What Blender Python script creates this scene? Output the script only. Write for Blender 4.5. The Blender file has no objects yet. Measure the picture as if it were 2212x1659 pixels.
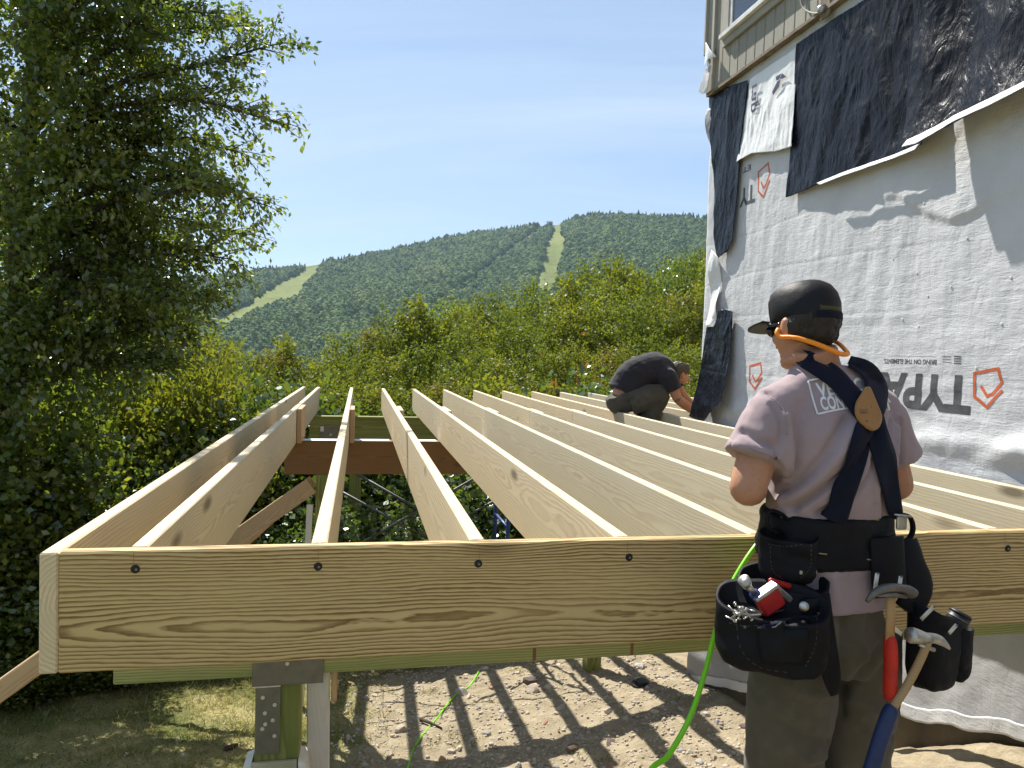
import bpy, bmesh, math, random
import numpy as np
from mathutils import Vector, Matrix, Euler
from mathutils.bvhtree import BVHTree

rng = np.random.default_rng(7)
random.seed(7)
SC = bpy.context.scene
COL = SC.collection

# ------------------------------------------------------------------ camera
CAM_LOC = (0.0, 0.0, 1.62)
CAM_YAW, CAM_PITCH, CAM_ROLL, CAM_F = -0.2068, -0.0394, 0.0316, 1782.95 / 2500.0
cam_d = bpy.data.cameras.new('camera')
cam_d.sensor_width = 36.0
cam_d.lens = CAM_F * 36.0
cam_d.clip_start = 0.05
cam_d.clip_end = 20000.0
cam = bpy.data.objects.new('camera', cam_d)
CAM_ROT = Matrix.Rotation(CAM_YAW, 3, 'Z') @ Matrix.Rotation(math.pi / 2 + CAM_PITCH, 3, 'X') @ Matrix.Rotation(CAM_ROLL, 3, 'Z')
cam.matrix_world = Matrix.Translation(CAM_LOC) @ CAM_ROT.to_4x4()
COL.objects.link(cam)
SC.camera = cam

# ------------------------------------------------------------------ light
SUN_AZ = math.radians(17.0)      # left of +Y
SUN_EL = math.radians(50.0)
SUN_DIR = Vector((-math.sin(SUN_AZ) * math.cos(SUN_EL), math.cos(SUN_AZ) * math.cos(SUN_EL), math.sin(SUN_EL)))
world = bpy.data.worlds.new('World')
SC.world = world
world.use_nodes = True
SKY_STRENGTH = 0.068
SUN_STRENGTH = 5.0
sun_d = bpy.data.lights.new('sun', 'SUN')
sun_d.energy = SUN_STRENGTH
sun_d.angle = math.radians(0.53)
sun_d.color = (1.0, 0.95, 0.86)
sun = bpy.data.objects.new('sun', sun_d)
sun.rotation_euler = SUN_DIR.to_track_quat('Z', 'Y').to_euler()
sun.location = (0, 0, 30)
COL.objects.link(sun)

SC.view_settings.view_transform = 'Standard'
SC.view_settings.look = 'None'
SC.view_settings.gamma = 1.0
SC.view_settings.exposure = 0.95
SC.view_settings.use_curve_mapping = False
SC.render.engine = 'CYCLES'
SC.cycles.use_denoising = True
SC.cycles.adaptive_threshold = 0.02
SC.cycles.max_bounces = 7
SC.cycles.diffuse_bounces = 3
SC.cycles.transmission_bounces = 6
SC.cycles.transparent_max_bounces = 8
SC.cycles.volume_bounces = 0
SC.cycles.sample_clamp_indirect = 4.0
SC.cycles.caustics_reflective = False
SC.cycles.caustics_refractive = False

# ------------------------------------------------------------------ node helper
class G:
    def __init__(s, name=None, tree=None):
        if tree is None:
            s.mat = bpy.data.materials.new(name)
            s.mat.use_nodes = True
            s.t = s.mat.node_tree
        else:
            s.t = tree
        s.t.nodes.clear()
    def put(s, sock, v):
        if v is None:
            return
        if isinstance(v, bpy.types.NodeSocket):
            s.t.links.new(v, sock)
        else:
            if isinstance(v, (tuple, list)) and len(v) == 3 and sock.type == 'RGBA':
                v = (*v, 1.0)
            sock.default_value = v
    def n(s, typ, ins=None, **props):
        nd = s.t.nodes.new(typ)
        for k, v in props.items():
            setattr(nd, k, v)
        for k, v in (ins or {}).items():
            s.put(nd.inputs[k], v)
        return nd
    def m(s, op, a, b=None, c=None):
        nd = s.n('ShaderNodeMath', operation=op)
        for i, v in enumerate((a, b, c)):
            s.put(nd.inputs[i], v)
        return nd.outputs[0]
    def vm(s, op, a, b=None):
        nd = s.n('ShaderNodeVectorMath', operation=op)
        s.put(nd.inputs[0], a)
        if b is not None:
            s.put(nd.inputs[3 if op == 'SCALE' else 1], b)
        return nd.outputs[1 if op in ('LENGTH', 'DOT_PRODUCT', 'DISTANCE') else 0]
    def mix(s, f, a, b, blend='MIX'):
        nd = s.n('ShaderNodeMix', data_type='RGBA', blend_type=blend)
        s.put(nd.inputs[0], f); s.put(nd.inputs[6], a); s.put(nd.inputs[7], b)
        return nd.outputs[2]
    def ramp(s, f, stops, interp='LINEAR'):
        nd = s.n('ShaderNodeValToRGB')
        nd.color_ramp.interpolation = interp
        el = nd.color_ramp.elements
        while len(el) < len(stops):
            el.new(0.5)
        for e, (p, c) in zip(el, stops):
            e.position = p
            e.color = (c, c, c, 1) if isinstance(c, (int, float)) else (*c, 1)
        s.put(nd.inputs[0], f)
        return nd.outputs[0]
    def noise(s, vec, scale=5.0, detail=3.0, rough=0.55, dist=0.0, out=0):
        nd = s.n('ShaderNodeTexNoise', {'Vector': vec, 'Scale': scale, 'Detail': detail, 'Roughness': rough, 'Distortion': dist})
        return nd.outputs[out]
    def coord(s, which='Object'):
        return s.n('ShaderNodeTexCoord').outputs[which]
    def scale(s, vec, v):
        return s.vm('MULTIPLY', vec, v)
    def sep(s, vec):
        return s.n('ShaderNodeSeparateXYZ', {0: vec}).outputs
    def comb(s, x, y, z):
        return s.n('ShaderNodeCombineXYZ', {0: x, 1: y, 2: z}).outputs[0]
    def attr(s, name, out='Fac'):
        return s.n('ShaderNodeAttribute', attribute_name=name).outputs[out]
    def rand(s):
        return s.n('ShaderNodeObjectInfo').outputs['Random']
    def bump(s, h, strength=0.3, dist=0.01, normal=None):
        return s.n('ShaderNodeBump', {'Height': h, 'Strength': strength, 'Distance': dist, 'Normal': normal}).outputs[0]
    def pbr(s, col, rough=0.6, metal=0.0, normal=None, spec=0.4, **kw):
        ins = {'Base Color': col, 'Roughness': rough, 'Metallic': metal, 'Normal': normal, 'Specular IOR Level': spec}
        ins.update(kw)
        return s.n('ShaderNodeBsdfPrincipled', ins).outputs[0]
    def out(s, sh, vol=None):
        nd = s.n('ShaderNodeOutputMaterial')
        if sh is not None:
            s.put(nd.inputs[0], sh)
        if vol is not None:
            s.put(nd.inputs[1], vol)
        return getattr(s, 'mat', None)

M = {}
def simple(key, col, rough=0.6, metal=0.0, var=0.15, vscale=12.0, bump=0.0, bscale=60.0, spec=0.4, **kw):
    g = G(key)
    co = g.coord()
    nz = g.noise(co, vscale, 4)
    c2 = tuple(max(0.0, c * (1 - var * 1.6)) for c in col)
    c3 = tuple(min(1.0, c * (1 + var)) for c in col)
    base = g.ramp(nz, [(0.28, c2), (0.72, c3)])
    nrm = g.bump(g.noise(co, bscale, 3), bump, 0.004) if bump else None
    r = g.ramp(g.noise(co, vscale * 2.3, 2), [(0.3, max(0.02, rough - 0.08)), (0.7, min(1.0, rough + 0.08))])
    M[key] = g.out(g.pbr(base, r, metal, nrm, spec, **kw))
    return M[key]

# ------------------------------------------------------------------ sky
def build_sky():
    g = G(tree=world.node_tree)
    sky = g.n('ShaderNodeTexSky', sky_type='NISHITA')
    sky.sun_disc = False
    sky.sun_elevation = SUN_EL
    sky.sun_rotation = -SUN_AZ
    sky.altitude = 500.0
    sky.air_density = 1.05
    sky.dust_density = 0.25
    sky.ozone_density = 3.0
    d = g.coord('Generated')
    x, y, z = g.sep(d)
    zz = g.m('ADD', g.m('MAXIMUM', z, 0.0), 0.22)
    # cirrus veil laid on a high plane, drawn out along one direction
    u = g.m('DIVIDE', x, zz); v = g.m('DIVIDE', y, zz)
    p = g.comb(g.m('ADD', g.m('MULTIPLY', u, 0.40), g.m('MULTIPLY', v, 0.06)), g.m('ADD', g.m('MULTIPLY', v, 1.15), g.m('MULTIPLY', u, 0.35)), 0.0)
    n1 = g.noise(p, 1.3, 7, 0.6, 0.5)
    n2 = g.noise(p, 0.33, 3, 0.5)
    c = g.m('MULTIPLY', g.ramp(n1, [(0.38, 0.0), (0.64, 1.0)]), g.ramp(n2, [(0.32, 0.15), (0.60, 1.0)]))
    c = g.m('ADD', g.m('MULTIPLY', c, 0.40), 0.50)
    veil = g.mix(c, (2.7, 4.3, 7.0), (5.6, 6.6, 7.7))
    colr = g.mix(c, sky.outputs[0], veil)
    bg = g.n('ShaderNodeBackground', {'Color': colr, 'Strength': SKY_STRENGTH})
    o = g.n('ShaderNodeOutputWorld')
    g.t.links.new(bg.outputs[0], o.inputs[0])
build_sky()

# ------------------------------------------------------------------ geometry helpers
def ray(x, y):
    """direction through a point of the photograph (2212 x 1659 grid)"""
    k = 1.0 / 2212.0
    d = CAM_ROT @ Vector(((x * k - 0.5) / CAM_F, -(y * k - 0.375) / CAM_F, -1.0))
    return np.array(d)
CL = np.array(CAM_LOC)
def atX(x, y, X):
    d = ray(x, y); return CL + d * (X / d[0])
def atY(x, y, Y):
    d = ray(x, y); return CL + d * (Y / d[1])
def atZ(x, y, Z):
    d = ray(x, y); return CL + d * ((Z - CL[2]) / d[2])
CRI = np.array(CAM_ROT.transposed())
def project(P):
    c = (np.asarray(P, float) - CL) @ CRI.T
    return (0.5 + CAM_F * c[..., 0] / -c[..., 2]) * 2212.0, (0.375 - CAM_F * c[..., 1] / -c[..., 2]) * 2212.0

_perm = rng.permutation(512).astype(np.int64)
_perm = np.concatenate([_perm, _perm, _perm])
_g3 = rng.normal(size=(512, 3)); _g3 /= np.linalg.norm(_g3, axis=1)[:, None]
def pn(x, y, z=0.0):
    """vectorised gradient noise, about -0.7..0.7"""
    x, y, z = np.broadcast_arrays(np.asarray(x, float), np.asarray(y, float), np.asarray(z, float))
    xi, yi, zi = np.floor(x).astype(np.int64), np.floor(y).astype(np.int64), np.floor(z).astype(np.int64)
    xf, yf, zf = x - xi, y - yi, z - zi
    f = lambda t: t * t * t * (t * (t * 6 - 15) + 10)
    u, v, w = f(xf), f(yf), f(zf)
    r = 0
    for i in (0, 1):
        for j in (0, 1):
            for k in (0, 1):
                h = _perm[(_perm[(_perm[(xi + i) & 511] + yi + j) & 511] + zi + k) & 511]
                gr = _g3[h]
                dt = gr[..., 0] * (xf - i) + gr[..., 1] * (yf - j) + gr[..., 2] * (zf - k)
                r = r + dt * (u if i else 1 - u) * (v if j else 1 - v) * (w if k else 1 - w)
    return r
def fbm(x, y, z=0.0, oct=4, lac=2.0, gain=0.5):
    a, s, r = 1.0, 1.0, 0.0
    for _ in range(oct):
        r = r + a * pn(np.asarray(x) * s + 17.3 * _, np.asarray(y) * s, np.asarray(z) * s)
        s *= lac; a *= gain
    return r
def ridge(x, y, z=0.0, oct=3):
    a, s, r = 1.0, 1.0, 0.0
    for _ in range(oct):
        r = r + a * (1 - np.abs(pn(np.asarray(x) * s + 9.1 * _, np.asarray(y) * s, np.asarray(z) * s)) * 2.2)
        s *= 2.0; a *= 0.5
    return r
def sstep(a, b, x):
    t = np.clip((np.asarray(x, float) - a) / (b - a), 0, 1)
    return t * t * (3 - 2 * t)

WL = {}
WM = {}
def mk_mesh(name, V, F, mat=None, smooth=False, attrs=None):
    me = bpy.data.meshes.new(name)
    V = np.asarray(V, np.float32)
    if isinstance(F, np.ndarray):
        n, k = F.shape
        me.vertices.add(len(V)); me.vertices.foreach_set('co', V.ravel())
        me.loops.add(n * k); me.loops.foreach_set('vertex_index', F.astype(np.int32).ravel())
        me.polygons.add(n); me.polygons.foreach_set('loop_start', (np.arange(n) * k).astype(np.int32))
        me.update(calc_edges=True)
    else:
        me.from_pydata(V.tolist(), [], F)
        me.update()
    me.validate()
    if smooth:
        me.polygons.foreach_set('use_smooth', np.ones(len(me.polygons), bool))
    for k, a in (attrs or {}).items():
        at = me.attributes.new(k, 'FLOAT', 'POINT')
        at.data.foreach_set('value', np.asarray(a, np.float32))
    if mat is not None:
        if isinstance(mat, (list, tuple)):
            for m_ in mat:
                me.materials.append(M[m_])
        else:
            me.materials.append(M[mat] if isinstance(mat, str) else mat)
    return me
def tag(o, label=None, cat=None, group=None, kind=None):
    if label: o['label'] = label
    if cat: o['category'] = cat
    if group: o['group'] = group
    if kind: o['kind'] = kind
    return o
def thing(name, label, cat, loc, group=None):
    o = bpy.data.objects.new(name, None)
    o.empty_display_size = 0.1
    o.location = [float(v) for v in loc]
    COL.objects.link(o)
    WL[o] = np.array(loc, float)
    WM[o] = Matrix.Translation([float(v) for v in loc])
    return tag(o, label, cat, group)
def place(name, me, parent=None, loc=(0, 0, 0), rot=None, scale=None):
    """link mesh data at a world location (parents are never rotated)"""
    o = bpy.data.objects.new(name, me)
    loc = np.array(loc, float)
    WL[o] = loc
    mw = Matrix.Translation([float(v) for v in loc])
    if rot is not None:
        mw = mw @ Euler(rot).to_matrix().to_4x4()
    if scale is not None:
        sc = scale if hasattr(scale, '__len__') else (scale,) * 3
        mw = mw @ Matrix.Diagonal((*sc, 1.0))
    WM[o] = mw
    if parent is not None:
        o.parent = parent
        o.matrix_basis = WM[parent].inverted() @ mw
    else:
        o.matrix_basis = mw
    COL.objects.link(o)
    return o
def obj(name, VF, mat, parent=None, smooth=False, attrs=None, origin=None):
    """world-space vertices -> one object whose origin sits at its parent's (or at its own base)"""
    V, F = VF
    V = np.asarray(V, float)
    if origin is None:
        origin = WL[parent] if parent is not None else np.array([(V[:, 0].min() + V[:, 0].max()) / 2, (V[:, 1].min() + V[:, 1].max()) / 2, V[:, 2].min()])
    origin = np.array(origin, float)
    return place(name, mk_mesh(name, V - origin, F, mat, smooth, attrs), parent, origin)
def join(*vfs):
    Vs, Fs, o = [], [], 0
    for V, F in vfs:
        V = np.asarray(V, float); Vs.append(V)
        Fs += [[int(i) + o for i in f] for f in F]
        o += len(V)
    return np.concatenate(Vs), Fs
def box(lo, hi, bev=0.0):
    lo, hi = np.array(lo, float), np.array(hi, float)
    if bev <= 0:
        V = np.array([[(lo, hi)[i][0], (lo, hi)[j][1], (lo, hi)[k][2]] for k in (0, 1) for j in (0, 1) for i in (0, 1)])
        return V, [[0, 2, 3, 1], [4, 5, 7, 6], [0, 1, 5, 4], [2, 6, 7, 3], [0, 4, 6, 2], [1, 3, 7, 5]]
    bm = bmesh.new()
    bmesh.ops.create_cube(bm, size=1.0)
    for v in bm.verts:
        v.co = Vector(lo + (np.array(v.co) + 0.5) * (hi - lo))
    bmesh.ops.bevel(bm, geom=bm.edges[:], offset=bev, segments=1, affect='EDGES')
    bm.verts.index_update()
    V = np.array([v.co[:] for v in bm.verts]); F = [[v.index for v in f.verts] for f in bm.faces]
    bm.free()
    return V, F
def xf(VF, mat4):
    V, F = VF
    A = np.array(mat4)
    return np.asarray(V) @ A[:3, :3].T + A[:3, 3], F
def frames(P):
    P = np.asarray(P, float)
    T = np.gradient(P, axis=0); T /= np.linalg.norm(T, axis=1)[:, None] + 1e-12
    n = np.cross(T[0], (0, 0, 1.0))
    if np.linalg.norm(n) < 0.2:
        n = np.cross(T[0], (0, 1.0, 0))
    n /= np.linalg.norm(n)
    Ns = []
    for t in T:
        n = n - t * n.dot(t); n /= np.linalg.norm(n) + 1e-12
        Ns.append(n.copy())
    Ns = np.array(Ns)
    return P, T, Ns, np.cross(T, Ns)
def tube(P, r, seg=10, cap=True, flat=1.0, up=None):
    P, T, A, B = frames(P)
    if up is not None:
        A = np.cross(T, np.array(up, float)[None]); A /= np.linalg.norm(A, axis=1)[:, None]; B = np.cross(T, A)
    r = np.broadcast_to(np.asarray(r, float), (len(P),))
    a = np.arange(seg) * 2 * math.pi / seg
    V = P[:, None] + r[:, None, None] * (np.cos(a)[None, :, None] * A[:, None] + flat * np.sin(a)[None, :, None] * B[:, None])
    V = V.reshape(-1, 3)
    F = []
    for i in range(len(P) - 1):
        for j in range(seg):
            k = (j + 1) % seg
            F.append([i * seg + j, i * seg + k, (i + 1) * seg + k, (i + 1) * seg + j])
    if cap:
        F.append(list(range(seg))[::-1]); F.append([(len(P) - 1) * seg + j for j in range(seg)])
    return V, F
def loft(rings, seg=28, cap=True, power=2.0):
    """rings: (cx, cy, z, rx, ry) stacked along z"""
    a = np.arange(seg) * 2 * math.pi / seg
    c, s = np.cos(a), np.sin(a)
    c = np.sign(c) * np.abs(c) ** (2 / power); s = np.sign(s) * np.abs(s) ** (2 / power)
    V = np.concatenate([np.stack([cx + rx * c, cy + ry * s, np.full(seg, z)], 1) for cx, cy, z, rx, ry in rings])
    F = []
    n = len(rings)
    for i in range(n - 1):
        for j in range(seg):
            k = (j + 1) % seg
            F.append([i * seg + j, i * seg + k, (i + 1) * seg + k, (i + 1) * seg + j])
    if cap:
        F.append(list(range(seg))[::-1]); F.append([(n - 1) * seg + j for j in range(seg)])
    return V, F
def ball(c, r, seg=16, rings=10):
    c = np.array(c, float); r = np.broadcast_to(np.asarray(r, float), (3,))
    V = [[0, 0, -1]]
    for i in range(1, rings):
        p = -math.pi / 2 + math.pi * i / rings
        for j in range(seg):
            t = 2 * math.pi * j / seg
            V.append([math.cos(p) * math.cos(t), math.cos(p) * math.sin(t), math.sin(p)])
    V.append([0, 0, 1])
    F = [[0, 1 + (j + 1) % seg, 1 + j] for j in range(seg)]
    for i in range(rings - 2):
        for j in range(seg):
            k = (j + 1) % seg
            F.append([1 + i * seg + j, 1 + i * seg + k, 1 + (i + 1) * seg + k, 1 + (i + 1) * seg + j])
    e = len(V) - 1
    F += [[e, 1 + (rings - 2) * seg + j, 1 + (rings - 2) * seg + (j + 1) % seg] for j in range(seg)]
    return np.array(V) * r + c, F
def spline(P, n=24):
    """Catmull-Rom through points"""
    P = np.asarray(P, float)
    Q = np.concatenate([[2 * P[0] - P[1]], P, [2 * P[-1] - P[-2]]])
    out = []
    m = len(P) - 1
    for t in np.linspace(0, m - 1e-9, n):
        i = int(t); u = t - i
        a, b, c, d = Q[i], Q[i + 1], Q[i + 2], Q[i + 3]
        out.append(0.5 * ((2 * b) + (c - a) * u + (2 * a - 5 * b + 4 * c - d) * u * u + (3 * b - a - 3 * c + d) * u ** 3))
    return np.array(out)
def grid_faces(nu, nv):
    i, j = np.meshgrid(np.arange(nu - 1), np.arange(nv - 1), indexing='ij')
    a = (i * nv + j).ravel()
    return np.stack([a, a + nv, a + nv + 1, a + 1], 1)
def shell(P, thick):
    """closed sheet: P is nu x nv x 3 grid, given a thickness along its normals"""
    nu, nv = P.shape[:2]
    du = np.gradient(P, axis=0); dv = np.gradient(P, axis=1)
    N = np.cross(du, dv); N /= np.linalg.norm(N, axis=2)[..., None] + 1e-12
    V = np.concatenate([P.reshape(-1, 3), (P - N * thick).reshape(-1, 3)])
    f = grid_faces(nu, nv); o = nu * nv
    F = [f, f[:, ::-1] + o]
    idx = np.arange(o).reshape(nu, nv)
    for line in (idx[0, :], idx[-1, ::-1], idx[::-1, 0], idx[:, -1]):
        a, b = line[:-1], line[1:]
        F.append(np.stack([a, b, b + o, a + o], 1))
    return V, np.concatenate(F)
def fuse(parts, voxel=0.008, smooth=4, fac=0.5):
    """one continuous surface from overlapping closed pieces"""
    V, F = join(*parts)
    me = bpy.data.meshes.new('tmp'); me.from_pydata(np.asarray(V).tolist(), [], F)
    o = bpy.data.objects.new('tmp', me); COL.objects.link(o)
    r = o.modifiers.new('r', 'REMESH'); r.mode = 'VOXEL'; r.voxel_size = voxel
    s = o.modifiers.new('s', 'SMOOTH'); s.factor = fac; s.iterations = smooth
    dg = bpy.context.evaluated_depsgraph_get()
    ev = o.evaluated_get(dg)
    m2 = ev.to_mesh()
    n = len(m2.vertices); V2 = np.empty(n * 3); m2.vertices.foreach_get('co', V2)
    N2 = np.empty(n * 3, np.float32); m2.vertex_normals.foreach_get('vector', N2)
    F2 = [list(p.vertices) for p in m2.polygons]
    ev.to_mesh_clear()
    bpy.data.objects.remove(o); bpy.data.meshes.remove(me)
    return V2.reshape(-1, 3), F2, N2.reshape(-1, 3)
def seg_dist(V, P):
    """distance of points to a polyline"""
    best = np.full(len(V), 1e9)
    for a, b in zip(P[:-1], P[1:]):
        a, b = np.array(a, float), np.array(b, float)
        ab = b - a
        t = np.clip(((V - a) @ ab) / (ab @ ab + 1e-12), 0, 1)
        best = np.minimum(best, np.linalg.norm(V - a - t[:, None] * ab, axis=1))
    return best
def text_mesh(body, size, bold=0.0):
    """flat lettering as triangles in the xy plane, origin bottom left"""
    cu = bpy.data.curves.new('txt', 'FONT')
    cu.body = body; cu.size = size; cu.offset = bold * size; cu.resolution_u = 4
    o = bpy.data.objects.new('txt', cu); COL.objects.link(o)
    dg = bpy.context.evaluated_depsgraph_get()
    m2 = o.evaluated_get(dg).to_mesh()
    V = np.array([v.co[:] for v in m2.vertices]); F = [list(p.vertices) for p in m2.polygons]
    o.evaluated_get(dg).to_mesh_clear()
    bpy.data.objects.remove(o); bpy.data.curves.remove(cu)
    return V, F
def subdiv(VF, maxlen):
    bm = bmesh.new()
    V, F = VF
    vs = [bm.verts.new(v) for v in V]
    for f in F:
        try:
            bm.faces.new([vs[i] for i in f])
        except ValueError:
            pass
    bmesh.ops.triangulate(bm, faces=bm.faces[:])
    for _ in range(6):
        es = [e for e in bm.edges if e.calc_length() > maxlen]
        if not es:
            break
        bmesh.ops.subdivide_edges(bm, edges=es, cuts=1)
        bmesh.ops.triangulate(bm, faces=bm.faces[:])
    bm.verts.index_update()
    V = np.array([v.co[:] for v in bm.verts]); F = [[v.index for v in f.verts] for f in bm.faces]
    bm.free()
    return V, F
# ------------------------------------------------------------------ materials: wood, leaves, ground
def wood(key, light, dark, ring=165.0, contrast=0.8, streak=None, blotch=0.12, knots=0.5, rough=0.72):
    g = G(key)
    co = g.coord(); rd = g.rand()
    x, y, z = g.sep(co)
    xo = g.m('ADD', x, g.m('MULTIPLY', rd, 61.0))
    lo = g.m('SUBTRACT', g.noise(g.comb(g.m('MULTIPLY', xo, 0.75), g.m('MULTIPLY', y, 2.0), g.m('MULTIPLY', z, 1.5)), 1.0, 2), 0.5)
    lo2 = g.m('SUBTRACT', g.noise(g.comb(g.m('ADD', g.m('MULTIPLY', xo, 0.5), 40.0), 0.0, 0.0), 1.0, 1), 0.5)
    r2 = g.m('FRACT', g.m('MULTIPLY', rd, 7.31))
    py = g.m('ADD', g.m('ADD', y, 0.052), g.m('ADD', g.m('MULTIPLY', lo, 0.10), g.m('MULTIPLY', g.m('SUBTRACT', rd, 0.5), 0.04)))
    pz = g.m('ADD', z, g.m('ADD', g.m('MULTIPLY', g.m('SUBTRACT', r2, 0.5), 0.10), g.m('MULTIPLY', lo2, 0.12)))
    # knots: stretched cells, the grain flows round them
    vor = g.n('ShaderNodeTexVoronoi', {'Vector': g.comb(g.m('MULTIPLY', xo, 1.1), g.m('MULTIPLY', rd, 9.0), g.m('MULTIPLY', z, 3.4)), 'Scale': 1.0, 'Randomness': 0.9}).outputs['Distance']
    kn = g.ramp(vor, [(0.0, 1.0), (0.30, 0.0)])
    fine = g.m('SUBTRACT', g.noise(g.comb(g.m('MULTIPLY', xo, 2.6), g.m('MULTIPLY', y, 16.0), g.m('MULTIPLY', z, 16.0)), 1.0, 4, 0.6), 0.5)
    rad = g.m('ADD', g.m('SQRT', g.m('ADD', g.m('MULTIPLY', py, py), g.m('MULTIPLY', pz, pz))), g.m('MULTIPLY', fine, 0.026))
    rad = g.m('ADD', rad, g.m('MULTIPLY', kn, 0.02))
    s = g.m('FRACT', g.m('MULTIPLY', rad, ring))
    band = g.ramp(s, [(0.0, 0.0), (0.40, 0.12), (0.62, 0.70), (0.88, 1.0), (1.0, 0.0)])
    fib = g.noise(g.comb(g.m('MULTIPLY', xo, 7.0), g.m('MULTIPLY', y, 320.0), g.m('MULTIPLY', z, 320.0)), 1.0, 3)
    band = g.m('MULTIPLY', g.m('MULTIPLY', band, contrast), g.ramp(fib, [(0.25, 0.75), (0.7, 1.1)]))
    wide = g.noise(g.comb(g.m('MULTIPLY', xo, 1.2), g.m('MULTIPLY', y, 8.0), g.m('MULTIPLY', z, 7.0)), 1.0, 3)
    band = g.m('MULTIPLY', band, g.ramp(wide, [(0.25, 0.55), (0.55, 1.0)]))
    c = g.mix(band, light, dark)
    bl = g.noise(g.comb(g.m('MULTIPLY', xo, 1.7), g.m('MULTIPLY', y, 5.0), g.m('MULTIPLY', z, 6.0)), 1.0, 4)
    c = g.mix(g.m('MULTIPLY', g.ramp(bl, [(0.42, 0.0), (0.75, 1.0)]), blotch * 2), c, tuple(v * 0.62 for v in light))
    if streak is not None:
        st = g.noise(g.comb(g.m('MULTIPLY', xo, 0.9), g.m('MULTIPLY', y, 10.0), g.m('MULTIPLY', z, 22.0)), 1.0, 3)
        c = g.mix(g.ramp(st, [(0.42, 0.0), (0.66, 0.75)]), c, streak)
    core = g.m('MULTIPLY', g.ramp(vor, [(0.045, 1.0), (0.11, 0.0)]), knots)
    c = g.mix(core, c, tuple(v * 0.32 for v in dark))
    # board to board tone
    tone = g.ramp(rd, [(0.0, (0.86, 0.88, 0.90)), (0.5, (1.0, 1.0, 1.0)), (1.0, (1.04, 0.98, 0.90))])
    c = g.mix(1.0, c, tone, 'MULTIPLY')
    nrm = g.bump(g.m('ADD', g.m('MULTIPLY', band, 0.6), g.m('MULTIPLY', fib, 0.5)), 0.22, 0.0012)
    M[key] = g.out(g.pbr(c, rough, 0.0, nrm, 0.3))
wood('pine_pale', (0.68, 0.585, 0.41), (0.42, 0.325, 0.195), ring=95.0, contrast=0.68, streak=(0.58, 0.50, 0.35), blotch=0.10, knots=0.8)
wood('pine_rim', (0.595, 0.440, 0.205), (0.185, 0.102, 0.032), ring=110.0, contrast=1.12, blotch=0.10, knots=0.4)
wood('pine_green', (0.46, 0.43, 0.20), (0.17, 0.20, 0.05), ring=110.0, contrast=1.0, streak=(0.22, 0.27, 0.08))
wood('post_green', (0.30, 0.30, 0.10), (0.10, 0.12, 0.03), ring=80.0, contrast=1.0, streak=(0.13, 0.17, 0.04))
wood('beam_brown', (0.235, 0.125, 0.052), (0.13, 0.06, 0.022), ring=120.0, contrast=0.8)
wood('spruce', (0.50, 0.345, 0.20), (0.33, 0.20, 0.10), ring=170.0, contrast=0.7)
wood('white_board', (0.66, 0.63, 0.58), (0.55, 0.50, 0.42), ring=150.0, contrast=0.4, knots=0.2)
wood('hickory', (0.42, 0.28, 0.14), (0.28, 0.17, 0.07), ring=220.0, contrast=0.6, knots=0.0)

def leafmat(key, stops, trans=0.42, gloss=0.10, rough=0.38):
    g = G(key)
    t = g.attr('tint')
    rd = g.rand()
    c = g.ramp(g.m('ADD', g.m('MULTIPLY', t, 0.86), g.m('MULTIPLY', rd, 0.14)), stops)
    d = g.n('ShaderNodeBsdfDiffuse', {'Color': c}).outputs[0]
    tc = g.mix(1.0, c, (1.25, 1.35, 0.55), 'MULTIPLY')
    tr = g.n('ShaderNodeBsdfTranslucent', {'Color': tc}).outputs[0]
    a = g.n('ShaderNodeMixShader', {0: trans, 1: d, 2: tr}).outputs[0]
    gl = g.n('ShaderNodeBsdfGlossy', {'Color': (0.9, 0.95, 1.0), 'Roughness': rough}).outputs[0]
    M[key] = g.out(g.n('ShaderNodeMixShader', {0: gloss, 1: a, 2: gl}).outputs[0])
leafmat('leaf_dark', [(0.0, (0.055, 0.090, 0.022)), (0.45, (0.118, 0.160, 0.034)), (0.8, (0.205, 0.225, 0.042)), (1.0, (0.28, 0.255, 0.05))], 0.58, 0.05, 0.28)
leafmat('leaf_birch', [(0.0, (0.062, 0.100, 0.026)), (0.45, (0.132, 0.176, 0.040)), (0.8, (0.220, 0.242, 0.048)), (1.0, (0.31, 0.28, 0.055))], 0.58, 0.05, 0.28)
leafmat('leaf_mid', [(0.0, (0.070, 0.098, 0.018)), (0.5, (0.150, 0.175, 0.028)), (0.9, (0.215, 0.215, 0.034)), (1.0, (0.27, 0.23, 0.04))], 0.44, 0.018, 0.45)
leafmat('leaf_yellow', [(0.0, (0.105, 0.120, 0.020)), (0.5, (0.195, 0.205, 0.032)), (0.9, (0.265, 0.245, 0.038)), (1.0, (0.33, 0.22, 0.04))], 0.46, 0.018, 0.45)
leafmat('leaf_olive', [(0.0, (0.110, 0.112, 0.026)), (0.6, (0.215, 0.190, 0.042)), (1.0, (0.30, 0.20, 0.055))], 0.42, 0.018, 0.45)
leafmat('leaf_orange', [(0.0, (0.16, 0.10, 0.03)), (0.6, (0.27, 0.11, 0.035)), (1.0, (0.33, 0.10, 0.03))], 0.42, 0.05)
leafmat('leaf_shrub', [(0.0, (0.050, 0.090, 0.022)), (0.6, (0.105, 0.155, 0.032)), (1.0, (0.180, 0.200, 0.040))], 0.40, 0.07, 0.35)
leafmat('grass_blade', [(0.0, (0.075, 0.095, 0.022)), (0.45, (0.155, 0.155, 0.045)), (0.8, (0.30, 0.25, 0.11)), (1.0, (0.42, 0.34, 0.18))], 0.35, 0.04, 0.5)

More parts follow.
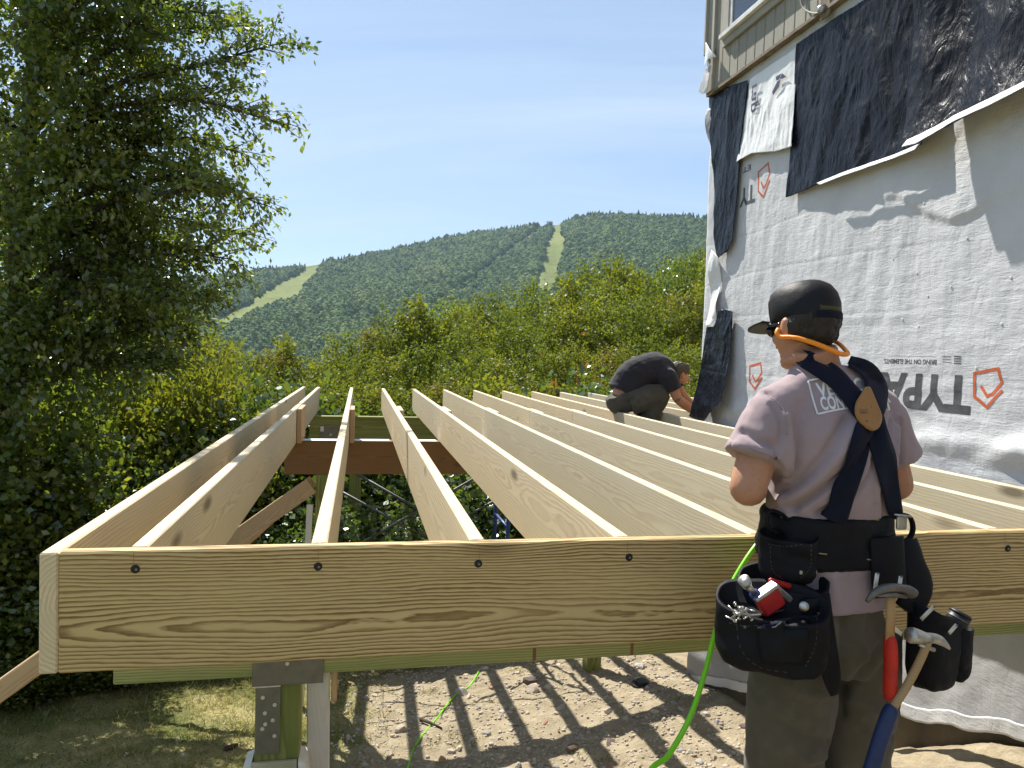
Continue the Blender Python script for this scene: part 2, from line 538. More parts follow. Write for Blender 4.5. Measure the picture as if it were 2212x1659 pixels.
def barkmat():
    g = G('bark')
    co = g.coord()
    n = g.noise(g.scale(co, (6.0, 6.0, 1.5)), 3.0, 5, 0.6, 0.3)
    c = g.ramp(n, [(0.3, (0.030, 0.024, 0.018)), (0.6, (0.085, 0.070, 0.055)), (0.8, (0.15, 0.13, 0.11))])
    M['bark'] = g.out(g.pbr(c, 0.85, 0, g.bump(n, 0.6, 0.02), 0.2))
barkmat()

def groundmat():
    g = G('ground')
    co = g.coord()
    gr = g.attr('grass'); fr = g.attr('far')
    n1 = g.noise(co, 1.4, 5, 0.6)
    n2 = g.noise(co, 9.0, 5, 0.65)
    n3 = g.noise(co, 60.0, 4, 0.65)
    dirt = g.ramp(n2, [(0.25, (0.140, 0.108, 0.066)), (0.5, (0.250, 0.203, 0.132)), (0.75, (0.365, 0.310, 0.212))])
    dirt = g.mix(g.ramp(n3, [(0.35, 0.0), (0.75, 0.55)]), dirt, (0.39, 0.345, 0.255))
    straw = g.ramp(n3, [(0.3, (0.17, 0.155, 0.06)), (0.55, (0.30, 0.26, 0.12)), (0.8, (0.42, 0.35, 0.19))])
    green = g.ramp(n3, [(0.3, (0.06, 0.075, 0.02)), (0.7, (0.15, 0.16, 0.05))])
    turf = g.mix(g.ramp(n1, [(0.40, 0.0), (0.62, 1.0)]), green, straw)
    c = g.mix(g.ramp(g.m('ADD', gr, g.m('MULTIPLY', g.m('SUBTRACT', n2, 0.5), 0.9)), [(0.38, 0.0), (0.62, 1.0)]), dirt, turf)
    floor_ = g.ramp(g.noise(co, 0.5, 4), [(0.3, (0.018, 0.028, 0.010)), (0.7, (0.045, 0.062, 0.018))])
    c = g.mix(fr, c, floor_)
    h = g.m('ADD', g.m('MULTIPLY', n2, 0.7), g.m('MULTIPLY', n3, 0.5))
    M['ground'] = g.out(g.pbr(c, 0.95, 0, g.bump(h, 0.75, 0.03), 0.15))
groundmat()
def mountmat():
    g = G('mountain_side')
    co = g.coord()
    run = g.attr('run')
    n = g.noise(co, 0.05, 5, 0.6)
    n2 = g.noise(co, 0.35, 4, 0.6)
    grass = g.ramp(g.m('ADD', g.m('MULTIPLY', n, 0.6), g.m('MULTIPLY', n2, 0.4)), [(0.35, (0.105, 0.135, 0.030)), (0.5, (0.150, 0.175, 0.042)), (0.66, (0.20, 0.205, 0.060))])
    fl = g.ramp(n2, [(0.3, (0.018, 0.030, 0.012)), (0.7, (0.036, 0.055, 0.018))])
    M['mountain_side'] = g.out(g.pbr(g.mix(run, fl, grass), 0.95, 0, g.bump(n2, 0.5, 1.0), 0.1))
    for key, st in (('far_broadleaf', [(0.0, (0.034, 0.070, 0.020)), (0.5, (0.086, 0.136, 0.036)), (0.85, (0.140, 0.185, 0.046)), (1.0, (0.19, 0.205, 0.052))]),
                    ('far_conifer', [(0.0, (0.014, 0.030, 0.016)), (1.0, (0.026, 0.045, 0.020))])):
        g = G(key)
        co = g.coord()
        nz = g.noise(co, 2.2, 3)
        c = g.ramp(g.m('ADD', g.m('MULTIPLY', g.rand(), 0.8), g.m('MULTIPLY', nz, 0.25)), st)
        d = g.pbr(c, 0.9, 0, g.bump(g.noise(co, 5.0, 3), 0.9, 0.5), 0.1)
        M[key] = g.out(d)
mountmat()

# ------------------------------------------------------------------ the ground
def ground_z(X, Y):
    X = np.asarray(X, float); Y = np.asarray(Y, float)
    Xc = np.clip(X, -7, 4)
    plane = -1.25 - 0.16 * (np.minimum(Y, 9.0) - 5.05) + 0.12 * np.maximum(Xc - 0.7, 0) - 0.03 * np.minimum(Xc - 0.7, 0)
    near = 0.02 + 0.03 * np.clip(X, -3, 3)
    z = near + (plane - near) * sstep(1.9, 4.3, Y)
    d = np.maximum(Y - 8.2, 0)
    z = z - 0.30 * np.minimum(d, 26) - 0.14 * np.clip(d - 26, 0, 120) - 0.05 * np.clip(d - 146, 0, 500)
    dl = np.maximum(-5.0 - X, 0)
    z = z - 0.22 * np.minimum(dl, 20) * sstep(2.5, 5.0, Y)
    dr = np.maximum(X - 12.0, 0)
    z = z + 0.10 * np.minimum(dr, 120) * sstep(14, 40, Y)
    return z
def spaced(fine_lo, fine_hi, step, lo, hi, growth=1.16):
    a = list(np.arange(fine_lo, fine_hi + 1e-9, step))
    s = step
    while a[-1] < hi:
        s *= growth; a.append(min(a[-1] + s, hi))
    s = step
    while a[0] > lo:
        s *= growth; a.insert(0, max(a[0] - s, lo))
    return np.array(a)
def build_ground():
    xs = spaced(-4.2, 3.4, 0.045, -5500, 5500)
    ys = spaced(1.8, 9.0, 0.045, -3000, 5500)
    X, Y = np.meshgrid(xs, ys, indexing='ij')
    Z = ground_z(X, Y)
    nearw = sstep(60, 12, np.hypot(X, Y - 4))
    Z += nearw * (0.055 * fbm(X * 1.1, Y * 1.1, 3.3, 4) + 0.03 * fbm(X * 6, Y * 6, 1.1, 3) + 0.012 * ridge(X * 9, Y * 9, 2.1, 2) - 0.012)
    grass = 0.5 * np.ones_like(X)
    grass = np.where(X < 0.0, 0.90, grass)
    grass = 0.92 - 0.92 * sstep(-0.45, 0.55, X + 0.35 * fbm(X * 1.3, Y * 1.3, 9, 3))
    grass += 0.55 * sstep(6.3, 7.6, Y + 0.5 * fbm(X * 1.2, Y * 1.2, 4, 3)) * sstep(3.2, 1.2, X)
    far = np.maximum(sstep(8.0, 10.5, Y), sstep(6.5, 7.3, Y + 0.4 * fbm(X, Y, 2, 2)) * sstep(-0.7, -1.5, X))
    V = np.stack([X, Y, Z], -1).reshape(-1, 3)
    me = mk_mesh('ground', V, grid_faces(*X.shape), 'ground', True, {'grass': np.clip(grass, 0, 1).ravel(), 'far': far.ravel()})
    o = place('ground', me)
    tag(o, kind='structure')
    return o
build_ground()

# ------------------------------------------------------------------ the mountain and its forest
RIDGE = [(-700, 690), (0, 640), (300, 610), (500, 588), (560, 578), (640, 570), (760, 552), (860, 532), (960, 510), (1060, 494), (1150, 482), (1205, 478), (1250, 464), (1300, 459), (1400, 459), (1480, 462), (1545, 467), (1800, 500), (2300, 560), (2900, 620)]
def azel(x, y):
    d = ray(x, y)
    return math.atan2(d[0], d[1]), math.atan2(d[2], math.hypot(d[0], d[1]))
_ra = np.array([azel(*p) for p in RIDGE])
def ridge_r(az):
    return 1750.0 + 90 * np.sin(az * 5.0 + 0.5) + 60 * np.sin(az * 11.0)
def mount_z(az, r):
    Rr = ridge_r(az)
    zr = CL[2] + Rr * np.tan(np.interp(az, _ra[:, 0], _ra[:, 1])) - 9.0
    t = (r - 470.0) / (Rr - 470.0)
    tc = np.clip(t, 0, 1)
    z0 = -75.0
    z = z0 + (zr - z0) * (0.75 * tc + 0.25 * tc ** 2.0)
    z = z - np.maximum(t - 1, 0) * 420.0
    xx, yy = np.sin(az) * r, np.cos(az) * r
    w = np.sin(np.pi * np.clip(t, 0, 1)) ** 0.7
    z = z + w * (26 * fbm(xx * 0.0045, yy * 0.0030, 2.2, 3) - 9 * np.abs(np.sin(az * 26 + 2.5 * pn(az * 9, tc * 2, 5)))
                 )
    return z
RUNS = [[(697, 567), (664, 572), (642, 589), (607, 605), (567, 630), (532, 657), (470, 684), (450, 712), (508, 704), (556, 675), (590, 658), (638, 650), (658, 624), (686, 595)],
        [(1196, 479), (1216, 481), (1221, 517), (1216, 562), (1203, 607), (1197, 635), (1150, 635), (1163, 587), (1177, 542), (1189, 502)],
        [(681, 640), (691, 640), (697, 695), (686, 695)], [(800, 640), (810, 642), (768, 698), (757, 694)], [(732, 585), (740, 585), (748, 602), (738, 602)],
        [(830, 705), (842, 705), (846, 740), (832, 740)]]
LIFT = [(1182, 482), (1072, 562), (992, 622), (930, 662)]
def inpoly(x, y, poly):
    r = np.zeros(x.shape, bool)
    n = len(poly)
    for i in range(n):
        (x1, y1), (x2, y2) = poly[i], poly[(i + 1) % n]
        c = ((y1 > y) != (y2 > y)) & (x < (x2 - x1) * (y - y1) / (y2 - y1 + 1e-9) + x1)
        r ^= c
    return r
def linedist(x, y, P):
    V = np.stack([x.ravel(), y.ravel(), 0 * x.ravel()], 1)
    return seg_dist(V, [(a, b, 0) for a, b in P]).reshape(x.shape)
def far_open(P, wob=3.0):
    """open ground on the slope: the cut runs and the lift line"""
    px, py = project(P)
    px = px + wob * fbm(P[..., 0] * 0.02, P[..., 1] * 0.02, 1.0, 2); py = py + wob * fbm(P[..., 0] * 0.02, P[..., 1] * 0.02, 7.0, 2)
    a = np.zeros(px.shape, bool)
    for r in RUNS:
        a |= inpoly(px, py, r)
    return a, linedist(px, py, LIFT) < 6.0
def build_mountain():
    az = np.radians(np.arange(-42, 62.001, 0.16)); tt = np.concatenate([np.linspace(0, 1.0, 230), np.linspace(1.03, 1.6, 14)])
    A, T = np.meshgrid(az, tt, indexing='ij')
    Rr = ridge_r(A)
    r = 470 + (Rr - 470) * T
    P = np.stack([np.sin(A) * r, np.cos(A) * r, mount_z(A, r)], -1)
    op, lf = far_open(P)
    me = mk_mesh('mountain', P.reshape(-1, 3), grid_faces(*A.shape)[:, ::-1], 'mountain_side', True, {'run': (op * 1.0).ravel()})
    tag(place('mountain', me), kind='structure')
    # trees: jittered rows over the slope
    pts, kinds, sc = [], [], []
    for r0 in np.arange(500, 1900, 9.6):
        n = int(math.radians(66) * r0 / 9.6)
        a = np.radians(-26) + (np.arange(n) + rng.uniform(-.45, .45, n)) / n * math.radians(66)
        rr = r0 + rng.uniform(-4.2, 4.2, n)
        ok = rr < ridge_r(a) * 1.015
        a, rr = a[ok], rr[ok]
        pts.append(np.stack([np.sin(a) * rr, np.cos(a) * rr, mount_z(a, rr)], 1))
        t = (rr - 470) / (ridge_r(a) - 470)
        pc = np.clip(0.015 + 1.5 * (t - 0.86), 0.015, 0.5) + 0.10 * (pn(pts[-1][:, 0] * .006, pts[-1][:, 1] * .006, 4) > 0.22)
        pc = np.where(t > 0.985, 0.8, pc)
        kinds.append(rng.random(len(a)) < pc)
        sc.append(rng.uniform(0.62, 1.38, len(a)) * (1 + 0.25 * pn(pts[-1][:, 0] * .012, pts[-1][:, 1] * .012, 9)))
    P = np.concatenate(pts); K = np.concatenate(kinds); S = np.concatenate(sc)
    base = P.copy(); base[:, 2] += 3
    op, lf = far_open(base, 2.0)
    keep = ~(op | lf)
    P, K, S = P[keep], K[keep], S[keep]
    for name, sel, key, label in (('broadleaf_forest', ~K, 'far_broadleaf', 'dense broadleaf forest covering the mountainside'), ('conifer_forest', K, 'far_conifer', 'dark conifers scattered over the mountain and along its ridge')):
        pv, ps = P[sel], S[sel]
        me = bpy.data.meshes.new(name)
        me.from_pydata((pv + np.array([0, 0, 3.2 if key == 'far_broadleaf' else -1.0])).tolist(), [], [])
        at = me.attributes.new('sc', 'FLOAT', 'POINT'); at.data.foreach_set('value', ps.astype(np.float32))
        me.materials.append(M[key])
        o = place(name, me)
        tag(o, label, 'forest', kind='stuff')
        nt = bpy.data.node_groups.new(name, 'GeometryNodeTree')
        nt.interface.new_socket('Geometry', in_out='INPUT', socket_type='NodeSocketGeometry')
        nt.interface.new_socket('Geometry', in_out='OUTPUT', socket_type='NodeSocketGeometry')
        N, L = nt.nodes, nt.links
        gi, go = N.new('NodeGroupInput'), N.new('NodeGroupOutput')
        iop = N.new('GeometryNodeInstanceOnPoints')
        if key == 'far_broadleaf':
            ico = N.new('GeometryNodeMeshIcoSphere'); ico.inputs['Radius'].default_value = 6.9; ico.inputs['Subdivisions'].default_value = 4
            src = ico.outputs[0]; amp, nscale, zs = 4.6, 0.24, 1.05
        else:
            ico = N.new('GeometryNodeMeshCone'); ico.inputs['Vertices'].default_value = 12; ico.inputs['Side Segments'].default_value = 9
            ico.inputs['Radius Top'].default_value = 0.12; ico.inputs['Radius Bottom'].default_value = 3.0; ico.inputs['Depth'].default_value = 13.0
            src = ico.outputs[0]; amp, nscale, zs = 2.2, 0.55, 1.0
        sp = N.new('GeometryNodeSetPosition')
        nz = N.new('ShaderNodeTexNoise'); nz.inputs['Scale'].default_value = nscale; nz.inputs['Detail'].default_value = 2.5
        sub = N.new('ShaderNodeVectorMath'); sub.operation = 'SUBTRACT'; sub.inputs[1].default_value = (0.5, 0.5, 0.5)
        scl = N.new('ShaderNodeVectorMath'); scl.operation = 'SCALE'; scl.inputs[3].default_value = amp * 2
        L.new(nz.outputs['Color'], sub.inputs[0]); L.new(sub.outputs[0], scl.inputs[0]); L.new(scl.outputs[0], sp.inputs['Offset'])
        L.new(src, sp.inputs['Geometry'])
        ss = N.new('GeometryNodeSetShadeSmooth'); L.new(sp.outputs[0], ss.inputs[0])
        sm = N.new('GeometryNodeSetMaterial'); sm.inputs['Material'].default_value = M[key]; L.new(ss.outputs[0], sm.inputs[0])
        L.new(sm.outputs[0], iop.inputs['Instance']); L.new(gi.outputs[0], iop.inputs['Points'])
        rv = N.new('FunctionNodeRandomValue'); rv.data_type = 'FLOAT_VECTOR'; rv.inputs[0].default_value = (-.12, -.12, 0); rv.inputs[1].default_value = (.12, .12, 6.28)
        L.new(rv.outputs[0], iop.inputs['Rotation'])
        na = N.new('GeometryNodeInputNamedAttribute'); na.inputs[0].default_value = 'sc'
        L.new(na.outputs[0], iop.inputs['Scale'])
        L.new(iop.outputs[0], go.inputs[0])
        md = o.modifiers.new('scatter', 'NODES'); md.node_group = nt
build_mountain()
def summit_hut():
    a, e = azel(1188, 476)
    r = float(ridge_r(a)) - 6
    p = np.array([math.sin(a) * r, math.cos(a) * r, float(mount_z(np.array(a), np.array(r)))])
    t = thing('summit_hut', 'small white hut on the mountain ridge beside the cut ski run', 'hut', p)
    simple('far_white', (0.75, 0.75, 0.74), 0.7)
    simple('far_roof', (0.30, 0.30, 0.32), 0.7)
    obj('wall', box(p + (-7, -4, -2), p + (7, 4, 9.5)), 'far_white', t)
    V = np.array([[-8, -5, 9.6], [8, -5, 9.6], [8, 5, 9.6], [-8, 5, 9.6], [-8, 0, 13], [8, 0, 13]]) + p
    obj('roof', (V, [[0, 1, 2, 3], [0, 4, 5, 1], [2, 5, 4, 3], [0, 3, 4], [1, 5, 2]]), 'far_roof', t)
summit_hut()
def haze():
    g = G('haze')
    v = g.n('ShaderNodeVolumePrincipled', {'Color': (0.58, 0.78, 1.0), 'Density': HAZE, 'Anisotropy': 0.25})
    M['haze'] = g.out(None, v.outputs[0])
    o = place('haze', mk_mesh('haze', *box((-7000, -4000, -140), (7000, 7000, 470)), 'haze'))
    tag(o, 'thin pale blue air between the camera and the mountain', 'haze', kind='stuff')
HAZE = 0.000065
haze()
# ------------------------------------------------------------------ the deck frame
DT, JH, JT = 1.129, 0.286, 0.040          # deck top, joist height, thickness
RY = 1.854                                # front of the rim joist
BY, GY, FY = 6.37, 8.73, 9.80             # mid beam, far beam, joist ends
WX = 2.90                                 # face of the house wall
HC = 5.81                                 # its far corner
simple('steel_dark', (0.19, 0.18, 0.155), 0.5, 0.55, 0.12, 25)
simple('zinc', (0.42, 0.43, 0.45), 0.4, 0.8, 0.1, 40)
simple('screw_head', (0.62, 0.60, 0.54), 0.45, 0.3, 0.1, 80)
simple('hole_dark', (0.012, 0.010, 0.010), 0.6)
simple('sunlit_pale', (0.70, 0.74, 0.80), 0.8)  # pale tone standing for sunlight on the mid beam's top
simple('concrete', (0.33, 0.31, 0.26), 0.9, 0, 0.2, 8, 0.3, 60)
simple('concrete_form', (0.40, 0.39, 0.27), 0.8, 0, 0.15, 10, 0.15, 50)
simple('white_form', (0.75, 0.74, 0.70), 0.6)
simple('blue_paint', (0.02, 0.05, 0.18), 0.45)
simple('scaffold_grey', (0.10, 0.105, 0.10), 0.55, 0.4)
simple('pencil', (0.26, 0.18, 0.09), 0.9)
_bm = {}
def board_mesh(L, t, h, mat, bev=0.004):
    k = (round(L, 3), t, h, mat)
    if k not in _bm:
        _bm[k] = mk_mesh('board', *box((-L / 2, -t / 2, -h / 2), (L / 2, t / 2, h / 2), bev), mat)
    return _bm[k]
def board(name, a, b, t, h, mat, parent, up=(0, 0, 1), bev=0.004):
    """a board from a to b (centre line), h tall along `up`, t thick"""
    a, b = Vector(a), Vector(b)
    X = (b - a); L = X.length; X.normalize()
    Z = Vector(up); Z = (Z - X * Z.dot(X)).normalized()
    Y = Z.cross(X)
    R = Matrix((X, Y, Z)).transposed()
    return place(name, board_mesh(L, t, h, mat, bev), parent, (a + b) / 2, R.to_euler())
def disc(c, n, r, th, seg=14):
    c, n = np.array(c, float), np.array(n, float)
    return tube([c - n * th, c + n * th * 0.6, c + n * th], [r, r, r * 0.8], seg)
def build_deck():
    zc = DT - JH / 2
    t = thing('deck_frame', 'new pale timber deck frame of joists on beams and posts beside the wrapped house', 'deck frame', (0.9, 2.43, float(ground_z(0.9, 2.43))))
    xs = [-0.694, -0.512] + [-0.089 + 0.4064 * k for k in range(8)]
    far_xs = xs + [-0.089 + 0.4064 * k for k in range(8, 14)]
    xl = xs[0]
    # rim joist and outer joist
    rim = board('rim_joist', (xl + JT / 2 + 0.0005, RY + JT / 2, zc), (WX - 0.012, RY + JT / 2, zc), JT, JH, 'pine_rim', t)
    rim['label'] = 'wide golden front board with wavy grain and dark screw holes'
    for i, x in enumerate(xs[1:-1]):
        z = DT - 0.049 + (0.006, 0.0, -0.004, 0.002, 0.005, 0.001, -0.003, 0.0)[i % 8]
        if x > 2.6: continue
        dx = (0.004, 0.0, -0.003, 0.005, 0.0, -0.004, 0.012, 0.003)[i % 8]
        obj('screw_hole', disc((x + dx, RY - 0.0006, z), (0, -1, 0), 0.0105, 0.0008), 'hole_dark', rim)
        obj('screw', disc((x + dx + 0.002, RY - 0.0016, z - 0.001), (0, -1, 0), 0.0034, 0.0006, 6), 'steel_dark', rim)
        obj('pencil_line', box((x - 0.0005, RY - 0.0004, z + 0.012), (x + 0.0006, RY + 0.002, DT - 0.003)), 'pencil', rim)
    for i, x in enumerate(xs):
        y0 = RY if i == 0 else RY + JT + 0.0006
        crook = random.uniform(-0.003, 0.003)
        board('joist', (x, y0, zc), (x + crook * 0.4, BY + 0.055, zc), JT, JH, 'pine_pale', t)
        board('joist', (x + crook * 0.4, BY + 0.057, zc), (x + crook, FY + random.uniform(-0.03, 0.03), zc + 0.001), JT, JH, 'pine_pale', t)
        if i:
            l = random.uniform(0.44, 0.54)
            yb = BY + 0.055 + random.uniform(-0.03, 0.03)
            board('splice_block', (x + JT + 0.002, yb - l / 2, zc), (x + JT + 0.002, yb + l / 2, zc), JT * 0.95, JH * 0.985, 'spruce' if i < 3 else 'pine_pale', t)
    for x in far_xs[len(xs):]:
        board('joist', (x, HC + 0.08, zc), (x, FY + random.uniform(-0.03, 0.03), zc), JT, JH, 'pine_pale', t)
        board('splice_block', (x + JT + 0.002, BY - 0.2, zc), (x + JT + 0.002, BY + 0.28, zc), JT * 0.95, JH * 0.985, 'pine_pale', t)
    # beams
    zb = DT - JH - JH / 2 - 0.001
    nb = board('beam', (-0.727, 2.450, zb), (WX - 0.012, 2.450, zb), 0.039, JH, 'pine_green', t)
    nb['label'] = 'greenish treated beam under the front of the deck'
    board('beam', (-0.722, 2.490, zb), (WX - 0.012, 2.490, zb), 0.039, JH, 'pine_green', t)
    for x in (-0.10, 0.62, 0.98, 1.36):
        obj('beam_stain', box((x - 0.006, 2.4302, DT - 2 * JH + 0.002), (x + 0.006, 2.4312, DT - 2 * JH + 0.05)), 'beam_brown', nb)
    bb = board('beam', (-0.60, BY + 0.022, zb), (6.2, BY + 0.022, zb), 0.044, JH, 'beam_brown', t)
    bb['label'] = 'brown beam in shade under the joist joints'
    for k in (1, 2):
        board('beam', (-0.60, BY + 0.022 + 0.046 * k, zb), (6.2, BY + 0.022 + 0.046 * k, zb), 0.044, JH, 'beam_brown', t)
    for k in range(3):
        board('beam', (-0.55, GY + 0.022 + 0.046 * k, zb), (6.2, GY + 0.022 + 0.046 * k, zb), 0.044, JH, 'post_green', t)
    for x0, x1 in ((-0.47, -0.12), (-0.04, 0.27), (0.36, 0.68), (0.77, 1.08), (1.18, 1.49)):
        obj('sunlit_strip', box((x0, BY - 0.002, DT - JH + 0.0005), (x1, BY + 0.13, DT - JH + 0.003)), 'sunlit_pale', t)  # sunlit beam top between joists, painted as pale strips
    # plate on the far beam
    p0, p1 = atY(690, 918, GY), atY(742, 955, GY)
    pl = obj('beam_plate', box((p0[0], GY - 0.006, p1[2] - 0.05), (p1[0], GY - 0.001, p0[2]), 0.001), 'steel_dark', t)
    obj('sticker', box((p0[0] + 0.012, GY - 0.0085, p0[2] - 0.075), (p0[0] + 0.05, GY - 0.0065, p0[2] - 0.015)), 'white_form', pl)
    obj('bolt', tube([(p0[0] + .13, GY - .03, p0[2] - .11), (p0[0] + .13, GY - .004, p0[2] - .11)], .016, 8), 'zinc', pl)
    # near post with its plate
    yf = 2.432
    zp = DT - 2 * JH - 0.002
    gz = float(ground_z(-0.23, 2.5))
    po = board('post', (-0.235, yf + 0.073, gz - 0.25), (-0.235, yf + 0.073, zp), 0.14, 0.14, 'post_green', t, up=(1, 0, 0))
    po['label'] = 'green treated post in front of the white brace board'
    y0 = 2.4285
    cap = obj('post_cap', box((-0.314, y0 - 0.004, zp - 0.028), (-0.092, y0, zp + 0.052), 0.001), 'steel_dark', po)
    obj('strap', box((-0.300, y0 - 0.0035, zp - 0.255), (-0.226, y0 + 0.0005, zp - 0.0285), 0.001), 'steel_dark', cap)
    obj('strap_lip', box((-0.311, y0 - 0.0065, zp - 0.031), (-0.226, y0 - 0.0042, zp - 0.027)), 'screw_head', cap)
    for sx, sy in ((515, 695), (678, 795), (543, 910), (650, 1005), (548, 1060), (508, 1125), (676, 1220), (850, 228)):
        q = atY((550 + sx / 5.623) * 0.8848, (1580 + sy / 5.623) * 0.8848, y0 - 0.005)
        obj('screw', disc(q, (0, -1, 0), 0.0062, 0.0018, 12), 'screw_head', cap)
    # footing form at the post's foot
    ft = obj('footing_block', box((-0.312, yf - 0.016, gz - 0.06), (-0.170, yf + 0.001, zp - 0.278), 0.003), 'concrete_form', po)
    for s, xa in ((-1, -0.313), (1, -0.166)):
        V = np.array([[xa, yf - 0.012, zp - 0.282], [xa + s * 0.024, yf - 0.012, zp - 0.292], [xa + s * 0.085, yf - 0.012, gz - 0.06], [xa, yf - 0.012, gz - 0.06]])
        V = np.concatenate([V, V + (0, 0.10, 0)])
        obj('footing_wing', (V, [[0, 3, 2, 1], [4, 5, 6, 7], [0, 1, 5, 4], [1, 2, 6, 5], [2, 3, 7, 6], [3, 0, 4, 7]]), 'white_form', po)
    # white brace board behind it, leaning, and small block
    wb = board('brace', (-0.105, yf + 0.18, gz - 0.05), (-0.110, yf + 0.03, zp + 0.03), 0.02, 0.075, 'white_board', t, up=(1, 0, 0))
    wb['label'] = 'white painted board standing behind the green post'
    q = atY((550 + 1093 / 5.623) * 0.8848, (1580 + 690 / 5.623) * 0.8848, yf + 0.05)
    board('brace_block', (-0.058, yf + 0.05, zp - 0.115), (-0.058, yf + 0.05, zp + 0.03), 0.038, 0.02, 'spruce', t, up=(1, 0, 0))
    # other posts
    for px, py, key in ((0.0, BY + 0.07, 'post_green'), (2.2, BY + 0.07, 'post_green'), (4.6, BY + 0.07, 'post_green'), (-0.02, GY + 0.07, 'post_green'), (2.2, GY + 0.07, 'post_green'), (4.6, GY + 0.07, 'post_green')):
        if abs(px) < 0.1 and py < 8:
            px = float(atY(700, 1095, py)[0])
        board('post', (px, py, float(ground_z(px, py)) - 0.3), (px, py, zp), 0.14, 0.14, key, t, up=(1, 0, 0))
    # temporary diagonal braces
    a, b = atY(668, 1052, BY - 0.06), atY(470, 1192, BY - 0.06)
    d = b - a
    board('brace', a - d * 0.02, a + d * 2.1, 0.04, 0.14, 'spruce', t)
    a, b = atY(672, 1040, BY + 0.20), atY(480, 1215, BY + 0.20)
    d = b - a
    board('brace', a - d * 0.02, a + d * 1.9, 0.04, 0.09, 'spruce', t)
    a = atY(664, 1090, BY - 0.08)
    board('brace', (a[0] + .02, a[1], a[2]), (a[0] - .02, a[1], float(ground_z(a[0], a[1]))), 0.02, 0.05, 'white_board', t, up=(1, 0, 0))
    a, b = atY(90, 1428, 2.35), atY(-60, 1535, 2.35)
    d = b - a
    lb = board('brace', a - d * 0.15, a + d * 1.35, 0.04, 0.058, 'spruce', t)
    lb['label'] = 'bare strut sloping from the deck corner to the grass'
    return t
build_deck()

def build_scaffold():
    def hp(x, y, Y): return atY(x * 0.8848, y * 0.8848, Y)
    Ya, Yb = 7.25, 7.95
    l0, l1 = hp(1240, 1300, Ya)[0], hp(1269, 1300, Yb)[0]
    r0 = l0 + 2.1
    gz = float(ground_z(l0 + 0.5, 7.6))
    t = thing('scaffold', 'blue scaffold frame with thin grey cross braces standing under the deck', 'scaffold', (l0 + 0.3, 7.6, gz))
    ztop = 0.62
    for x in (l0, r0):
        for Y in (Ya, Yb):
            z0 = float(ground_z(x, Y)) - 0.05
            obj('leg', tube([(x, Y, z0), (x, Y, ztop)], 0.021, 10), 'blue_paint', t, True)
        obj('frame_rung', tube([(x, Ya, -0.15), (x, Yb, -0.15)], 0.017, 8), 'blue_paint', t, True)
        obj('frame_rung', tube([(x, Ya, ztop - 0.05), (x, Yb, ztop - 0.05)], 0.017, 8), 'blue_paint', t, True)
    for (x1, y1), (x2, y2), Y in (((868, 1156), (1236, 1364), Ya), ((836, 1202), (1045, 1316), Yb), ((880, 1328), (1210, 1138), Ya + 0.02), ((1085, 1290), (1262, 1193), Yb + 0.02)):
        a, b = hp(x1, y1, Y), hp(x2, y2, Y)
        d = b - a
        obj('cross_brace', tube([a - d * 0.05, b + d * 0.1], 0.014, 8), 'scaffold_grey', t, True)
build_scaffold()
# ------------------------------------------------------------------ the house
def wp(x, y):
    p = atX(x, y, WX); return p[1], p[2]
def wrapmat(key, col, dark, rough, spec, crink=0.35):
    g = G(key)
    co = g.coord()
    n = g.noise(co, 3.0, 5, 0.6); n2 = g.noise(co, 45.0, 4, 0.6); n3 = g.noise(g.scale(co, (1, 5, 26)), 3.0, 4, 0.7, 0.6)
    c = g.mix(g.ramp(n, [(0.35, 0.0), (0.7, 1.0)]), dark, col)
    c = g.mix(g.ramp(n3, [(0.62, 0.0), (0.78, 0.35)]), c, tuple(v * 0.75 for v in col))
    cr1 = g.m('ABSOLUTE', g.m('SUBTRACT', g.noise(g.scale(co, (1, 2.2, 1.0)), 5.5, 3, 0.5, 0.7), 0.5))
    cr2 = g.m('ABSOLUTE', g.m('SUBTRACT', g.noise(g.scale(co, (1, 1.0, 2.6)), 9.0, 3, 0.55, 0.9), 0.5))
    h = g.m('ADD', g.m('MULTIPLY', n2, 0.12), g.m('ADD', g.m('MULTIPLY', n3, 0.75), g.m('ADD', g.m('MULTIPLY', cr1, 1.2), g.m('MULTIPLY', cr2, 0.7))))
    M[key] = g.out(g.pbr(c, rough, 0, g.bump(h, crink, 0.010), spec))
wrapmat('wrap_white', (0.63, 0.635, 0.65), (0.55, 0.555, 0.575), 0.5, 0.4, 0.4)
wrapmat('wrap_shiny', (0.83, 0.83, 0.82), (0.78, 0.78, 0.78), 0.30, 0.55, 0.25)
wrapmat('wrap_grey', (0.40, 0.40, 0.41), (0.31, 0.31, 0.32), 0.55, 0.4)
def blackmat():
    g = G('black_sheet')
    co = g.coord()
    n = g.noise(g.scale(co, (1, 3, 2)), 2.0, 5, 0.6, 0.5)
    c = g.ramp(n, [(0.3, (0.004, 0.005, 0.008)), (0.62, (0.009, 0.010, 0.016)), (0.85, (0.022, 0.023, 0.032))])
    cr1 = g.m('ABSOLUTE', g.m('SUBTRACT', g.noise(g.scale(co, (1, 2.6, 1.2)), 4.0, 4, 0.55, 1.0), 0.5))
    n2 = g.noise(g.scale(co, (1, 1, 1)), 26.0, 5, 0.7, 1.2)
    n3 = g.noise(g.scale(co, (1, 10, 4)), 4.0, 5, 0.65, 1.0)
    M['black_sheet'] = g.out(g.pbr(c, g.ramp(n3, [(0.3, 0.20), (0.7, 0.36)]), 0, g.bump(g.m('ADD', g.m('MULTIPLY', n2, 0.12), g.m('ADD', g.m('MULTIPLY', n3, 0.4), g.m('MULTIPLY', cr1, 2.5))), 0.5, 0.012), 0.17))
blackmat()
